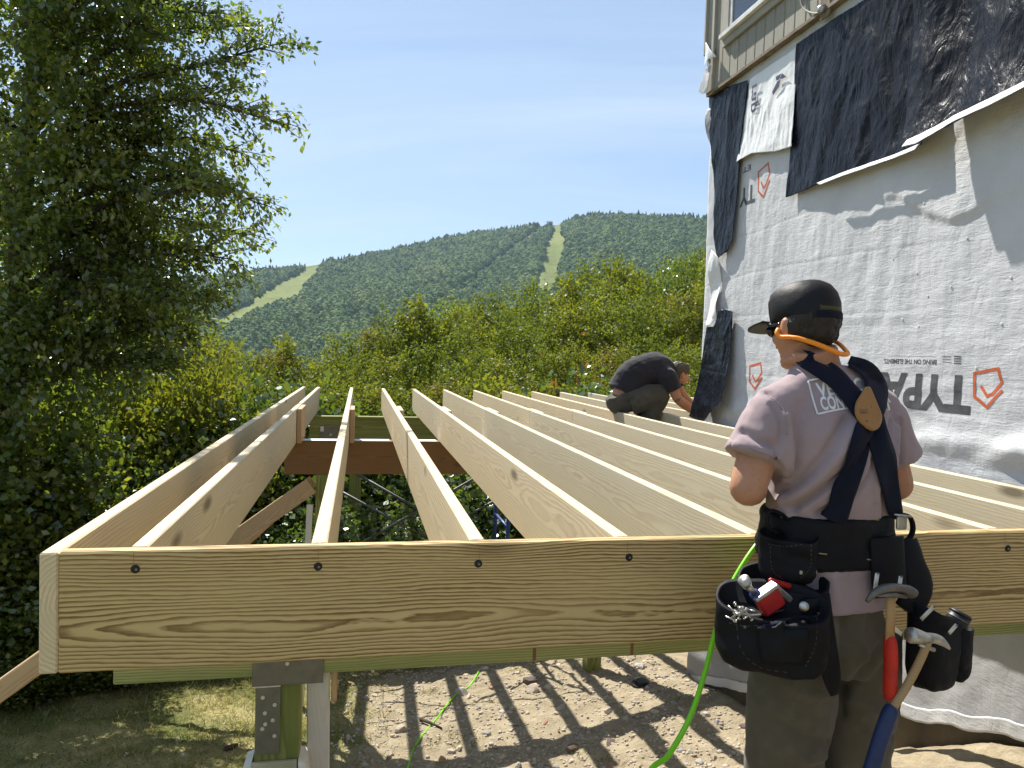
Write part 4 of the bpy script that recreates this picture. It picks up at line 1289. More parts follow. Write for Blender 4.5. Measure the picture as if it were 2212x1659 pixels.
VAR = {'mid': crown_variant(101, 8.0, 4.2, 34000, 0.085, 'leaf_mid'), 'yel': crown_variant(102, 8.0, 3.7, 30000, 0.082, 'leaf_yellow', 0.7),
       'oli': crown_variant(103, 8.0, 3.6, 28000, 0.08, 'leaf_olive', 0.8), 'dark': crown_variant(104, 9.0, 5.0, 34000, 0.09, 'leaf_dark', 0.4),
       'mid2': crown_variant(105, 7.5, 4.6, 34000, 0.085, 'leaf_mid', 0.6), 'thin': crown_variant(106, 8.0, 2.2, 8000, 0.11, 'leaf_yellow', 0.9, 0.1),
       'far': crown_variant(107, 11.0, 7.5, 15000, 0.24, 'leaf_mid', 0.4)}
LAB = {'mid': 'green leafy young tree in the thicket beyond the deck', 'mid2': 'broad green young tree in the thicket beyond the deck', 'yel': 'yellow-green young tree in the thicket beyond the deck', 'oli': 'olive brown-tinged young tree in the thicket beyond the deck',
       'dark': 'dark green tree in the thicket beyond the deck', 'thin': 'slender pale sapling rising above the thicket beyond the deck', 'far': 'large tree on the far wooded bank beside the house corner'}
_tr = np.random.default_rng(5)
ROW = {'back': ('at the back of the thicket below the mountain', 'tall '), 'mid': ('in the middle of the thicket beyond the deck', ''), 'front': ('in the front of the thicket beyond the deck', ''), 'low': ('just past the far joist ends', 'low ')}
NOUN = {'mid': 'green leafy young tree', 'mid2': 'broad green young tree', 'yel': 'yellow-green young tree', 'oli': 'olive brown-tinged young tree', 'dark': 'dark green tree'}
def mid_tree(x, ytop, Y, kind, wide=1.0, row=None):
    """a tree whose top reaches the given place on the photograph, standing at distance Y"""
    top = atY(x, ytop, Y)
    gz = float(ground_z(top[0], Y)) - 0.15
    cm, tm, H, W = VAR[kind]
    h = max(1.6, top[2] - gz)
    s = h / H
    sx = float(np.clip(s, 0.62, 1.35)) * wide
    t = thing('young_tree' if kind != 'far' else 'bank_tree', ROW[row][1] + NOUN[kind] + ' ' + ROW[row][0] if row else LAB[kind], 'tree', (top[0], Y, gz), {'far': 'trees on the far bank', 'thin': 'slender saplings'}.get(kind, 'young trees beyond the deck'))
    rz = _tr.uniform(0, 6.28)
    for nm, me in (('trunk', tm), ('crown', cm)):
        place(nm, me, t, (top[0], Y, gz), (0, 0, rz), (sx, sx, s))
def thicket():
    K = ['mid', 'yel', 'mid2', 'oli', 'mid', 'yel']
    i = 0
    back = [(950, 668), (1010, 650), (1070, 658), (1130, 632), (1185, 640), (1250, 598), (1310, 582), (1370, 578), (1430, 590), (1490, 580), (1545, 590), (1620, 600)]
    mid = [(745, 742), (820, 712), (880, 690), (960, 700), (1040, 690), (1110, 695), (1180, 690), (1260, 655), (1335, 640), (1400, 655), (1470, 640), (1535, 650), (1610, 650)]
    front = [(455, 730), (525, 792), (585, 762), (690, 775), (760, 785), (840, 770), (925, 765), (1005, 768), (1085, 765), (1165, 765), (1245, 745), (1325, 755), (1405, 745), (1485, 745), (1550, 750)]
    low = [(480, 830), (560, 838), (640, 835), (720, 842), (800, 832), (880, 836), (960, 830), (1040, 838), (1120, 830), (1200, 836), (1280, 826), (1360, 830), (1440, 822), (1510, 820), (420, 800)]
    for (x, y) in back:
        mid_tree(x + _tr.uniform(-8, 8), y, _tr.uniform(25, 33), K[(i * 5 + i // 3) % 6] if i % 4 else 'dark', row='back'); i += 1
    for (x, y) in mid:
        mid_tree(x + _tr.uniform(-8, 8), y, _tr.uniform(17, 21.5), K[(i * 5 + i // 3) % 6], row='mid'); i += 1
    for (x, y) in front:
        mid_tree(x + _tr.uniform(-8, 8), y, _tr.uniform(12.6, 15.2), K[(i * 7 + i // 4) % 6], 0.95, 'front'); i += 1
    for (x, y) in low:
        mid_tree(x + _tr.uniform(-10, 10), y, _tr.uniform(10.9, 12.2), K[(i * 5 + 1) % 6], 1.0, 'low'); i += 1
    mid_tree(905, 648, 18.5, 'thin'); mid_tree(620, 734, 14.0, 'thin'); mid_tree(1232, 600, 22.0, 'thin'); mid_tree(1345, 575, 23.0, 'thin')
    for x, y, Y in ((1440, 600, 62), (1490, 575, 66), (1530, 562, 70), (1570, 552, 74), (1620, 545, 72), (1460, 610, 55), (1515, 600, 56), (1560, 590, 58)):
        mid_tree(x, y, Y, 'far')
    # taller dark trees behind and left of the large tree
    for x, y, Y, k in ((-60, 430, 11.0, 'dark'), (120, 520, 12.5, 'mid2'), (290, 600, 13.0, 'mid'), (-220, 380, 10.0, 'dark'), (60, 640, 10.0, 'mid'), (220, 680, 10.5, 'dark'), (390, 700, 12.0, 'yel')):
        top = atY(x, y, Y)
        gz = float(ground_z(top[0], Y)) - 0.15
        cm, tm, H, W = VAR[k]
        s = (top[2] - gz) / H
        t = thing('woodland_tree', 'shaded tree standing in the wood behind the large leafy tree', 'tree', (top[0], Y, gz), 'trees in the wood at the left')
        rz = _tr.uniform(0, 6.28)
        for nm, me in (('trunk', tm), ('crown', cm)):
            place(nm, me, t, (top[0], Y, gz), (0, 0, rz), (min(s, 1.1), min(s, 1.1), s))
thicket()

# ---- shrubs with broad leaves, below the deck and at the left edge
def shrub_variant(seed, H, W, nl, leaf, mat):
    r = np.random.default_rng(seed)
    LP, LD, lines = [], [], []
    for k in range(26):
        a = r.uniform(0, 6.28); f = r.uniform(0.15, 1.0)
        tip = np.array([math.cos(a) * W / 2 * f, math.sin(a) * W / 2 * f, H * math.sqrt(max(0.05, 1 - 0.75 * f * f)) * r.uniform(0.75, 1.08)])
        P = spline([(0, 0, 0), tip * (0.45, 0.45, 0.6), tip], 14)
        lines.append((P, 0.012, 0.003))
        m = nl // 26
        i = np.clip((r.random(m) ** 0.55 * 14).astype(int), 3, 13)
        LP.append(P[i] + r.normal(size=(m, 3)) * (W * 0.075, W * 0.075, H * 0.05))
        o = unit(r.normal(size=(m, 3)) * (1, 1, 0.35)) + (0, 0, -0.15)
        LD.append(o)
    LP, LD = np.concatenate(LP), np.concatenate(LD)
    n = len(LP)
    sz = r.uniform(0.6, 1.3, n) * leaf
    tint = np.clip(r.normal(0.5, 0.22, n), 0, 1)
    cm = crown_obj('foliage', LP, LD, sz, sz * 0.36, tint, mat, me_only=True, r=r)
    V, F = limbs_mesh(lines)
    return cm, mk_mesh('stems', V, F, 'bark', True), H, W
SH = {'a': shrub_variant(201, 1.6, 1.8, 11000, 0.062, 'leaf_shrub'), 'b': shrub_variant(202, 1.5, 2.0, 11000, 0.070, 'leaf_shrub'), 'd': shrub_variant(203, 1.8, 2.0, 12000, 0.058, 'leaf_dark'), 'o': shrub_variant(204, 1.2, 1.2, 1800, 0.10, 'leaf_orange'), 'y': shrub_variant(205, 1.6, 1.8, 15000, 0.046, 'leaf_yellow')}
def shrub(X, Y, ztop, kind, label, group, wide=1.0):
    gz = float(ground_z(X, Y)) - 0.08
    cm, sm, H, W = SH[kind]
    s = max(0.35, (ztop - gz) / H)
    t = thing('shrub', label, 'shrub', (X, Y, gz), group)
    rz = _tr.uniform(0, 6.28)
    w = float(np.clip(s, 0.7, 1.3)) * wide
    for nm, me in (('stems', sm), ('foliage', cm)):
        place(nm, me, t, (X, Y, gz), (0, 0, rz), (w, w, s))
def shrubs():
    for X in np.arange(-1.4, 4.6, 0.75):
        shrub(X + _tr.uniform(-.2, .2), _tr.uniform(8.3, 8.9), _tr.uniform(-0.55, -0.25), 'ab'[int(_tr.random() * 2)], 'broad-leaved green shrub growing under the far end of the deck', 'shrubs under the deck')
        shrub(X + _tr.uniform(-.2, .2), _tr.uniform(9.3, 9.9), _tr.uniform(-0.1, 0.42), 'ab'[int(_tr.random() * 2)], 'broad-leaved green shrub growing under the far end of the deck', 'shrubs under the deck', 1.1)
        shrub(X + _tr.uniform(-.2, .2), _tr.uniform(10.5, 11.2), _tr.uniform(0.5, 1.15), 'aby'[int(_tr.random() * 3)], 'leafy shrub just past the ends of the joists', 'shrubs past the joist ends', 1.25)
        shrub(X + _tr.uniform(-.2, .2), _tr.uniform(7.6, 8.0), _tr.uniform(-1.15, -0.85), 'ab'[int(_tr.random() * 2)], 'low green shrub at the edge of the bare dirt', 'low shrubs at the dirt edge', 0.9)
    p = atY(1172, 846, 10.6); shrub(p[0], 10.6, p[2], 'o', 'small orange-red shrub past the ends of the joists', None, 0.6)
    p = atY(1260, 800, 16.0); shrub(p[0], 16.0, p[2], 'o', 'rusty orange bush among the green young trees', None, 1.0)
    for x, y, Y, k in ((60, 820, 9.0, 'd'), (220, 800, 9.2, 'd'), (380, 770, 9.4, 'y'), (130, 960, 8.8, 'd'), (290, 930, 9.0, 'd'), (390, 900, 9.6, 'd'), (20, 1080, 8.6, 'd'), (190, 1090, 8.6, 'd'), (320, 1060, 9.0, 'd'), (90, 1210, 7.6, 'd'), (250, 1200, 8.2, 'd'), (20, 1340, 7.0, 'd'), (140, 1350, 7.1, 'd'), (240, 1340, 7.5, 'd'), (-80, 950, 8.6, 'd'), (-60, 1200, 7.6, 'd'), (330, 1280, 8.8, 'd'), (440, 830, 9.6, 'y'), (470, 900, 9.6, 'a'), (360, 1180, 9.2, 'd'), (440, 1000, 9.7, 'd'), (-120, 1340, 6.9, 'd'), (430, 1250, 9.3, 'd'), (60, 1420, 6.7, 'd'), (180, 1430, 6.9, 'd'), (330, 1400, 7.6, 'd'), (10, 900, 7.4, 'd'), (70, 1010, 7.3, 'd'), (-40, 1060, 7.2, 'd'), (110, 1110, 7.5, 'd'), (-30, 760, 7.6, 'd')):
        p = atY(x, y, Y)
        shrub(p[0], Y, p[2], k, ('low dark shrub at the edge of the dry grass left of the deck' if y > 1150 else 'tall dark shrub in the shade under the large leafy tree') if k == 'd' else 'sunlit yellow-green shrub at the edge of the undergrowth', ('low shrubs at the dry grass edge' if y > 1150 else 'tall shrubs under the large tree') if k == 'd' else 'sunlit shrubs at the undergrowth edge', 1.0)
shrubs()

# ---- grass
def grass():
    r = np.random.default_rng(77)
    P = np.stack([r.uniform(-4.6, 0.3, 60000), r.uniform(3.2, 8.2, 60000)], 1)
    dens = sstep(-0.35, 0.35, fbm(P[:, 0] * 1.6, P[:, 1] * 1.6, 12, 3) + 0.15) * (1 - sstep(-0.35, 0.3, P[:, 0]))
    P = P[r.random(len(P)) < 0.25 + 0.75 * dens]
    Q = np.stack([r.uniform(-0.6, 3.0, 26000), r.uniform(4.2, 9.0, 26000)], 1)
    tuft = (fbm(Q[:, 0] * 2.2, Q[:, 1] * 2.2, 31, 3) > 0.30 - 0.25 * sstep(6.0, 7.8, Q[:, 1]) + 0.12 * sstep(1.0, 2.5, Q[:, 0]))
    Q = Q[tuft]
    A = np.concatenate([P, Q])
    n = len(A)
    z = ground_z(A[:, 0], A[:, 1]) + 0.055 * fbm(A[:, 0] * 1.1, A[:, 1] * 1.1, 3.3, 4) - 0.005
    B = np.column_stack([A, z])
    D = r.normal(size=(n, 3)) * (0.8, 0.8, 0.25) + (0, 0, 0.75)
    L = r.uniform(0.03, 0.085, n) * np.where(r.random(n) < 0.06, 1.9, 1.0)
    V, F = leaves(B, D, L, r.uniform(0.0016, 0.0034, n), 0.1, r)
    tint = np.clip(0.55 + 0.5 * fbm(A[:, 0] * 1.4, A[:, 1] * 1.4, 8, 3) + r.normal(0, 0.2, n), 0, 1)
    o = obj('grass', (V, F), 'grass_blade', None, False, {'tint': np.repeat(tint, 4)}, (0, 0, 0))
    tag(o, 'thin dry grass growing on the sloping yard', 'grass', kind='stuff')
grass()
# ------------------------------------------------------------------ people
def skinmat():
    g = G('skin')
    co = g.coord()
    n = g.noise(co, 30.0, 3); n2 = g.noise(co, 6.0, 2)
    c = g.ramp(n2, [(0.3, (0.40, 0.195, 0.115)), (0.7, (0.50, 0.265, 0.165))])
    M['skin'] = g.out(g.pbr(g.mix(g.ramp(g.noise(co, 140.0, 3), [(0.45, 0.0), (0.75, 0.3)]), c, (0.30, 0.13, 0.08)), 0.55, 0, g.bump(g.noise(co, 220.0, 3), 0.15, 0.002), 0.3, **{'Subsurface Weight': 0.04, 'Subsurface Radius': (0.01, 0.004, 0.002), 'Subsurface Scale': 0.6}))
skinmat()
def clothmat(key, col, weave=900.0, var=0.12, rough=0.9, bump=0.25, wear=None, sheen=0.15, spec=0.15):
    g = G(key)
    co = g.coord()
    n = g.noise(co, 5.0, 4, 0.6); n2 = g.noise(co, weave, 2); n3 = g.noise(co, 22.0, 4)
    c = g.ramp(n, [(0.3, tuple(v * (1 - var) for v in col)), (0.7, tuple(v * (1 + var) for v in col))])
    c = g.mix(g.ramp(n2, [(0.3, 0.0), (0.7, 0.22)]), c, tuple(min(1, v * 1.5) for v in col))
    if wear is not None:
        c = g.mix(g.ramp(n3, [(0.5, 0.0), (0.72, 0.6)]), c, wear)
    h = g.m('ADD', g.m('MULTIPLY', n2, 0.25), n3)
    M[key] = g.out(g.pbr(c, rough, 0, g.bump(h, bump, 0.004), spec, **{'Sheen Weight': sheen}))
clothmat('shirt_mauve', (0.305, 0.232, 0.242), 700, 0.10, 0.92, 0.3)
clothmat('trouser_olive', (0.088, 0.074, 0.050), 900, 0.18, 0.92, 0.3, (0.13, 0.11, 0.08))
clothmat('shirt_charcoal', (0.026, 0.024, 0.030), 500)
clothmat('trouser_camo', (0.075, 0.070, 0.055), 300, 0.35, 0.9, 0.3, (0.035, 0.03, 0.025))
clothmat('web_navy', (0.008, 0.010, 0.022), 1200, 0.1, 0.75, 0.2, None, 0.03, 0.1)
clothmat('nylon_black', (0.006, 0.006, 0.008), 1100, 0.2, 0.6, 0.35, (0.011, 0.011, 0.015), 0.0, 0.16)
clothmat('cap_mesh', (0.007, 0.0065, 0.008), 420, 0.3, 0.55, 0.6, None, 0.0, 0.25)
clothmat('cap_camo', (0.06, 0.055, 0.02), 90, 0.5, 0.8, 0.2)
clothmat('leather', (0.30, 0.145, 0.045), 200, 0.15, 0.55, 0.15)
simple('hair_dark', (0.020, 0.013, 0.009), 0.55, 0, 0.4, 60, 0.6, 160)
simple('hair_grey', (0.085, 0.065, 0.050), 0.6, 0, 0.4, 60, 0.6, 160)
simple('lens_black', (0.006, 0.006, 0.007), 0.12, 0, 0.05, 10, spec=0.6)
simple('orange_plastic', (0.85, 0.26, 0.015), 0.4, 0, 0.04, 10)
simple('print_white', (0.72, 0.70, 0.70), 0.75, 0, 0.08, 60)
simple('boot_brown', (0.10, 0.065, 0.04), 0.7)
simple('steel', (0.46, 0.45, 0.42), 0.38, 0.85, 0.15, 40)
simple('steel_old', (0.16, 0.15, 0.14), 0.5, 0.7, 0.25, 30)
simple('grip_red', (0.52, 0.022, 0.012), 0.55, 0, 0.12, 20)
simple('grip_blue', (0.012, 0.028, 0.10), 0.5, 0, 0.12, 20)
simple('tool_red', (0.45, 0.02, 0.02), 0.4)
simple('tool_blue', (0.015, 0.03, 0.14), 0.4)
simple('tool_black', (0.015, 0.015, 0.017), 0.45)
simple('thread', (0.40, 0.27, 0.12), 0.8)
simple('thread_dark', (0.09, 0.085, 0.08), 0.8)

MAN = np.array([1.185, 1.672, 0.055]); MYAW = math.radians(7.0)
_mr = np.array(Matrix.Rotation(MYAW, 3, 'Z'))
def mw(P):
    """figure space (x right, y ahead, z height above datum) to world"""
    P = np.atleast_2d(np.asarray(P, float))
    return P @ _mr.T + np.array([MAN[0], MAN[1], 0])
def mwf(VF):
    return mw(VF[0]), VF[1]
def hand(wrist, d, up, side, r0=0.0085, curl=0.8):
    """palm and five fingers; d along the hand, up = back of hand, side=+1 thumb towards d x up"""
    w, d, up = np.array(wrist, float), unit(np.array(d, float)), np.array(up, float)
    up = unit(up - d * up.dot(d)); s = np.cross(d, up) * side
    out = [tube([w - d * .01, w + d * .03, w + d * .085], [.026, .034, .036], 10, flat=0.5, up=up)]
    for k, (o, L) in enumerate(((.029, .072), (.010, .080), (-.010, .075), (-.028, .058))):
        p = w + d * .082 + s * o
        a1, a2 = d * math.cos(curl * .5) - up * math.sin(curl * .5), d * math.cos(curl * 1.3) - up * math.sin(curl * 1.3)
        q = p + a1 * L * .5; e = q + a2 * L * .5
        out.append(tube([p - d * .025, p, (p + q) / 2, q, e], [r0 * 1.05, r0 * 1.05, r0, r0 * .95, r0 * .8], 8))
    p = w + d * .025 + s * .026
    q = p + d * .03 + s * .028 - up * .012; e = q + d * .034 + s * .004 - up * .012
    out.append(tube([p - s * .012, p, q, e], [r0 * 1.3, r0 * 1.3, r0 * 1.1, r0 * .85], 8))
    return out
def limb(pts, rads, n=14, seg=14, flat=1.0):
    P = spline(pts, n)
    R = np.interp(np.linspace(0, 1, n), np.linspace(0, 1, len(rads)), rads)
    return tube(P, R, seg, flat=flat)
def bvh_of(V, F):
    return BVHTree.FromPolygons([Vector(v) for v in V], [list(map(int, f)) for f in F])
def cast(bvh, x, y, default=None):
    d = Vector(ray(x, y)).normalized()
    loc, nrm, idx, dist = bvh.ray_cast(Vector(CAM_LOC), d)
    if loc is None:
        return default, None
    if nrm.dot(d) > 0: nrm = -nrm
    return np.array(loc), np.array(nrm)
def ribbon(bvh, pts, width, off=0.004, thick=0.003, n=26, m=7):
    """band lying on a surface, its centre line drawn on the photograph"""
    P = spline([(a, b, 0) for a, b in pts], n)[:, :2]
    W = np.interp(np.linspace(0, 1, n), np.linspace(0, 1, len(width)), width)
    T = np.gradient(P, axis=0); T /= np.linalg.norm(T, axis=1)[:, None]
    N = np.stack([-T[:, 1], T[:, 0]], 1)
    G_ = np.zeros((n, m, 3))
    for i in range(n):
        ok = []
        for j in range(m):
            q = P[i] + N[i] * W[i] * (j / (m - 1) - 0.5)
            loc, nrm = cast(bvh, *q)
            if loc is not None:
                G_[i, j] = loc + nrm * off; ok.append(j)
            else:
                G_[i, j] = np.nan
        for j in range(m):
            if np.isnan(G_[i, j, 0]):
                if ok:
                    k = min(ok, key=lambda a: abs(a - j)); yk = G_[i, k, 1]
                    G_[i, j] = atY(*(P[i] + N[i] * W[i] * (j / (m - 1) - 0.5)), yk)
    good = [i for i in range(n) if not np.isnan(G_[i]).any()]
    G_ = G_[good[0]:good[-1] + 1]
    for i in range(len(G_)):
        if np.isnan(G_[i]).any(): G_[i] = G_[i - 1]
    # smooth a little so the band spans hollows
    for _ in range(6):
        G_[1:-1] = 0.25 * G_[:-2] + 0.5 * G_[1:-1] + 0.25 * G_[2:]
    V, F = shell(G_, thick)
    return V, F
def build_man():
    t = thing('person', 'standing person in mauve T-shirt, black mesh cap and tool belt, back turned', 'person', MAN)
    # ---- head frame
    HR = Matrix.Rotation(math.radians(3), 3, 'Z') @ Matrix.Rotation(math.radians(-13), 3, 'X') @ Matrix.Rotation(math.radians(2), 3, 'Y')
    HC_ = np.array([-0.047, 0.045, 1.717])
    def hd(P):
        P = np.atleast_2d(np.asarray(P, float)) * 0.88; return P @ np.array(HR).T + HC_
    hf = lambda VF: (hd(VF[0]), VF[1])
    head = [ball((0, -.012, .028), (.077, .096, .092)), ball((0, .028, -.030), (.063, .068, .088)), ball((0, .050, -.088), (.042, .040, .030)), ball((0, .085, -.098), (.016, .014, .014)),
            tube([(0, .088, .012), (0, .104, -.012), (0, .115, -.034), (0, .096, -.042)], [.009, .010, .013, .010], 8), ball((0.009, .100, -.037), (.009, .010, .008)), ball((-.009, .100, -.037), (.009, .010, .008)),
            ball((0, .090, -.066), (.022, .012, .007)), ball((0, .088, -.074), (.020, .012, .007)), ball((.03, .082, .018), (.022, .014, .008)), ball((-.03, .082, .018), (.022, .014, .008)),
            ball((.046, .055, -.025), (.022, .026, .022)), ball((-.046, .055, -.025), (.022, .026, .022)),
            tube([(-.046, -.01, -.10), (-.040, .05, -.095), (-.01, .082, -.098)], [.018, .016, .014], 8), tube([(.046, -.01, -.10), (.040, .05, -.095), (.01, .082, -.098)], [.018, .016, .014], 8)]
    for s in (-1, 1):
        head += [ball((s * .080, -.006, -.012), (.010, .020, .031)), ball((s * .086, -.014, .004), (.007, .014, .016)), ball((s * .080, .0, -.040), (.007, .009, .010))]
    head = [hf(h) for h in head]
    nk = hd((0, -.03, -.07))[0]
    body = head + [limb([nk, nk * 0.5 + np.array([-.02, .015, 1.57]) * 0.5, (-.010, 0.0, 1.54)], [.055, .057, .064], 8, 16),
            loft([(0, 0, .92, .15, .10), (0, 0, 1.05, .145, .10), (0, -.005, 1.18, .135, .095), (0, -.01, 1.34, .15, .10), (0, -.01, 1.45, .165, .095), (0, -.005, 1.52, .11, .07), (-.005, .005, 1.56, .06, .055)], 24)]
    shL, shR = np.array([-.176, -.005, 1.485]), np.array([.158, -.005, 1.485])
    elL, elR = np.array([-.258, -.030, 1.318]), np.array([.226, -.012, 1.308])
    wrL, wrR = np.array([-.110, .155, 1.285]), np.array([.080, .165, 1.285])
    for sh, el, wr in ((shL, elL, wrL), (shR, elR, wrR)):
        body += [limb([sh, (sh + el) / 2 + (0, .004, 0), el], [.052, .047, .048, .044], 10), ball(el, (.043, .043, .043)), limb([el, el * .6 + wr * .4 + (0, 0, -.004), wr], [.044, .047, .039, .028], 10)]
    body += hand(wrL, (.55, .75, .02), (0, -.2, 1), 1) + hand(wrR, (-.55, .75, .02), (0, -.2, 1), -1)
    legs = {}
    for s in (-1, 1):
        hip, kn, an = np.array([.022 + s * .092, 0, .90]), np.array([.034 + s * .112, .02, .50]), np.array([.034 + s * .12, -.02, .12])
        legs[s] = (hip, kn, an)
        body += [limb([hip, (hip + kn) / 2, kn], [.080, .072, .052], 8), limb([kn, (kn + an) / 2, an], [.052, .05, .038], 8)]
        body += [limb([an + (0, -.04, -.045), an + (0, .06, -.05), an + (0, .16, -.06)], [.036, .034, .026], 6)]
    V, F, N = fuse([mwf(b) for b in body], 0.0055, 3)
    obj('body', (V, F), 'skin', t, True)
    # ---- shirt
    torso = loft([(.004, -.012, 1.015, .170, .126), (.004, -.012, 1.06, .168, .126), (.003, -.010, 1.12, .160, .121), (.0, -.008, 1.18, .151, .114), (.0, -.010, 1.235, .151, .115), (-.002, -.015, 1.28, .157, .121), (-.004, -.018, 1.34, .161, .125), (-.006, -.020, 1.40, .167, .126),
                  (-.006, -.018, 1.445, .172, .120), (-.006, -.012, 1.485, .170, .107), (-.006, -.006, 1.524, .150, .094), (-.008, .000, 1.556, .120, .082), (-.012, .004, 1.592, .092, .074), (-.016, .008, 1.622, .073, .067)], 36, True, 2.3)
    parts = [torso]
    for sh, el, s in ((shL, elL, -1), (shR, elR, 1)):
        d = unit(el - sh); e = sh + d * .118 + np.array([s * .006, 0, 0])
        P = np.array([sh + (s * -.05, 0, .010), sh + (s * .000, -.002, .004), sh + d * .05 + (s * .004, 0, 0), e])
        parts.append(limb(P, [.062, .068, .073, .079], 9, 22))
        parts.append(limb([(s * .035 - .01, .002, 1.560), (s * .10 - .006, -.002, 1.535), sh + (s * .004, -.004, .014)], [.062, .060, .062], 8, 18))
    V, F, N = fuse([mwf(p) for p in parts], 0.0065, 5)
    bv = bvh_of(V, F)
    # folds: pulls between the straps and the belt, creases at armpit and waist
    folds = [([(1890, 935), (1850, 1000), (1790, 1050), (1715, 1100)], .011, -.0085), ([(1875, 960), (1825, 1030), (1765, 1070), (1700, 1112)], .012, .0080), ([(1895, 985), (1860, 1050), (1815, 1085), (1770, 1112)], .010, -.007),
             ([(1880, 1005), (1840, 1065), (1795, 1100)], .010, .006), ([(1850, 910), (1810, 985), (1750, 1050), (1690, 1085)], .013, .0065), ([(1828, 905), (1780, 985), (1725, 1040), (1688, 1060)], .012, -.006),
             ([(1668, 872), (1690, 915), (1682, 965), (1676, 1005)], .008, -.0045), ([(1700, 900), (1705, 960), (1698, 1030), (1690, 1100)], .012, .006), ([(1690, 1000), (1695, 1050), (1700, 1110)], .008, -.003),
             ([(1925, 905), (1920, 960), (1912, 1040), (1908, 1110)], .007, -.005), ([(1935, 900), (1934, 960), (1926, 1040), (1915, 1110)], .006, .005), ([(1943, 905), (1944, 970), (1935, 1040)], .006, -.005), ([(1910, 930), (1900, 1000), (1890, 1080)], .008, .005),
             ([(1600, 930), (1640, 950), (1672, 960)], .010, -.006), ([(1590, 960), (1630, 985), (1655, 1000)], .010, .004), ([(1630, 860), (1650, 900), (1660, 940)], .010, .002),
             ([(1740, 790), (1780, 815), (1840, 830)], .010, .004), ([(1700, 1225), (1790, 1240), (1880, 1230)], .012, .003), ([(1760, 1218), (1770, 1260), (1765, 1298)], .012, -.002), ([(1830, 1218), (1836, 1260), (1830, 1298)], .012, -.002), ([(1800, 1218), (1802, 1298)], .012, .003),
             ([(1655, 850), (1690, 880), (1700, 905)], .0035, -.0012)]
    for px, w, dep in folds:
        L = []
        for q in spline([(a, b, 0) for a, b in px], 12):
            loc, nrm = cast(bv, q[0], q[1])
            if loc is not None: L.append(loc)
        if len(L) > 2:
            k = np.exp(-(seg_dist(V, L) / w) ** 2)
            V = V + N * (k * dep * 2.3)[:, None]
    V = V + N * (0.0065 * fbm(V[:, 0] * 9 + V[:, 2] * 5, V[:, 2] * 7, V[:, 1] * 9, 3) + 0.0015 * fbm(V[:, 0] * 40, V[:, 2] * 28, V[:, 1] * 40, 2))[:, None]
    shirt = obj('shirt', (V, F), 'shirt_mauve', t, True)
    bv = bvh_of(V, F)
    # sleeve hem stitch rings and shoulder seams are thin ribs
    for px in ([(1663, 857), (1690, 880), (1700, 905), (1700, 940)],):
        obj('shoulder_seam', ribbon(bv, px, [3, 3], 0.001, 0.001, 16, 3), 'shirt_mauve', shirt, True)
    for px in ([(1568, 950), (1600, 970), (1640, 985), (1662, 992)],):
        obj('sleeve_hem', ribbon(bv, px, [15, 15], 0.0015, 0.001, 16, 4), 'shirt_mauve', shirt, True)
    # print across the shoulders: boxed two-line lettering
    def px_text(body, A, B, C, bold):
        """A start of baseline, B end of baseline, C top of first letter"""
        Vt, Ft = text_mesh(body, 1.0, bold)
        Vt -= (Vt[:, 0].min(), 0, 0)
        w_, h_ = Vt[:, 0].max(), 0.69
        A, B, C = map(np.array, (A, B, C))
        Q = A + Vt[:, :1] / w_ * (B - A) + Vt[:, 1:2] / h_ * (C - A)
        Q3, Ft = subdiv((np.column_stack([Q, np.zeros(len(Q))]), Ft), 5.0)
        out, ok = [], np.ones(len(Q3), bool)
        for i, q in enumerate(Q3):
            loc, nrm = cast(bv, q[0], q[1])
            if loc is None: ok[i] = False; out.append((0, 0, 0))
            else: out.append(loc + nrm * 0.0012)
        Ft = [f for f in Ft if ok[f].all()]
        return np.array(out), Ft
    for body_, A, B, C in (('VERMONT', (1764, 868), (1918, 844), (1757, 830)), ('CONSTRUCTION', (1775, 890), (1932, 866), (1771, 866))):
        pass
    obj('lettering', px_text('VERMONT', (1768, 857), (1916, 838), (1760, 829), .03), 'print_white', shirt)
    obj('lettering', px_text('CONTRACTOR', (1776, 886), (1924, 868), (1769, 859), .03), 'print_white', shirt)
    for px in ([(1746, 823), (1790, 813), (1840, 808), (1898, 812)], [(1746, 823), (1752, 850), (1760, 876), (1766, 895)], [(1766, 895), (1810, 885), (1860, 880), (1920, 886)], [(1898, 812), (1908, 840), (1914, 862), (1920, 886)]):
        obj('print_frame', ribbon(bv, px, [4, 4], 0.0012, 0.0006, 18, 3), 'print_white', shirt)
    # ---- trousers
    parts = [loft([(.012, 0, .84, .155, .115), (.01, -.012, .92, .178, .130), (0, -.010, 1.0, .158, .116), (0, -.008, 1.07, .146, .106)], 28, True, 2.3)]
    for s in (-1, 1):
        hip, kn, an = legs[s]
        parts.append(limb([hip + (s * .004, -.008, .03), (hip + kn) / 2 + (s * .004, -.005, 0), kn + (0, -.005, 0), (kn + an) / 2, an + (0, 0, -.02)], [.112, .106, .094, .088, .084], 16, 20))
    parts += [ball((-.075, -.06, .93), (.08, .07, .10)), ball((.075, -.06, .93), (.08, .07, .10))]
    V, F, N = fuse([mwf(p) for p in parts], 0.008, 5)
    bt = bvh_of(V, F)
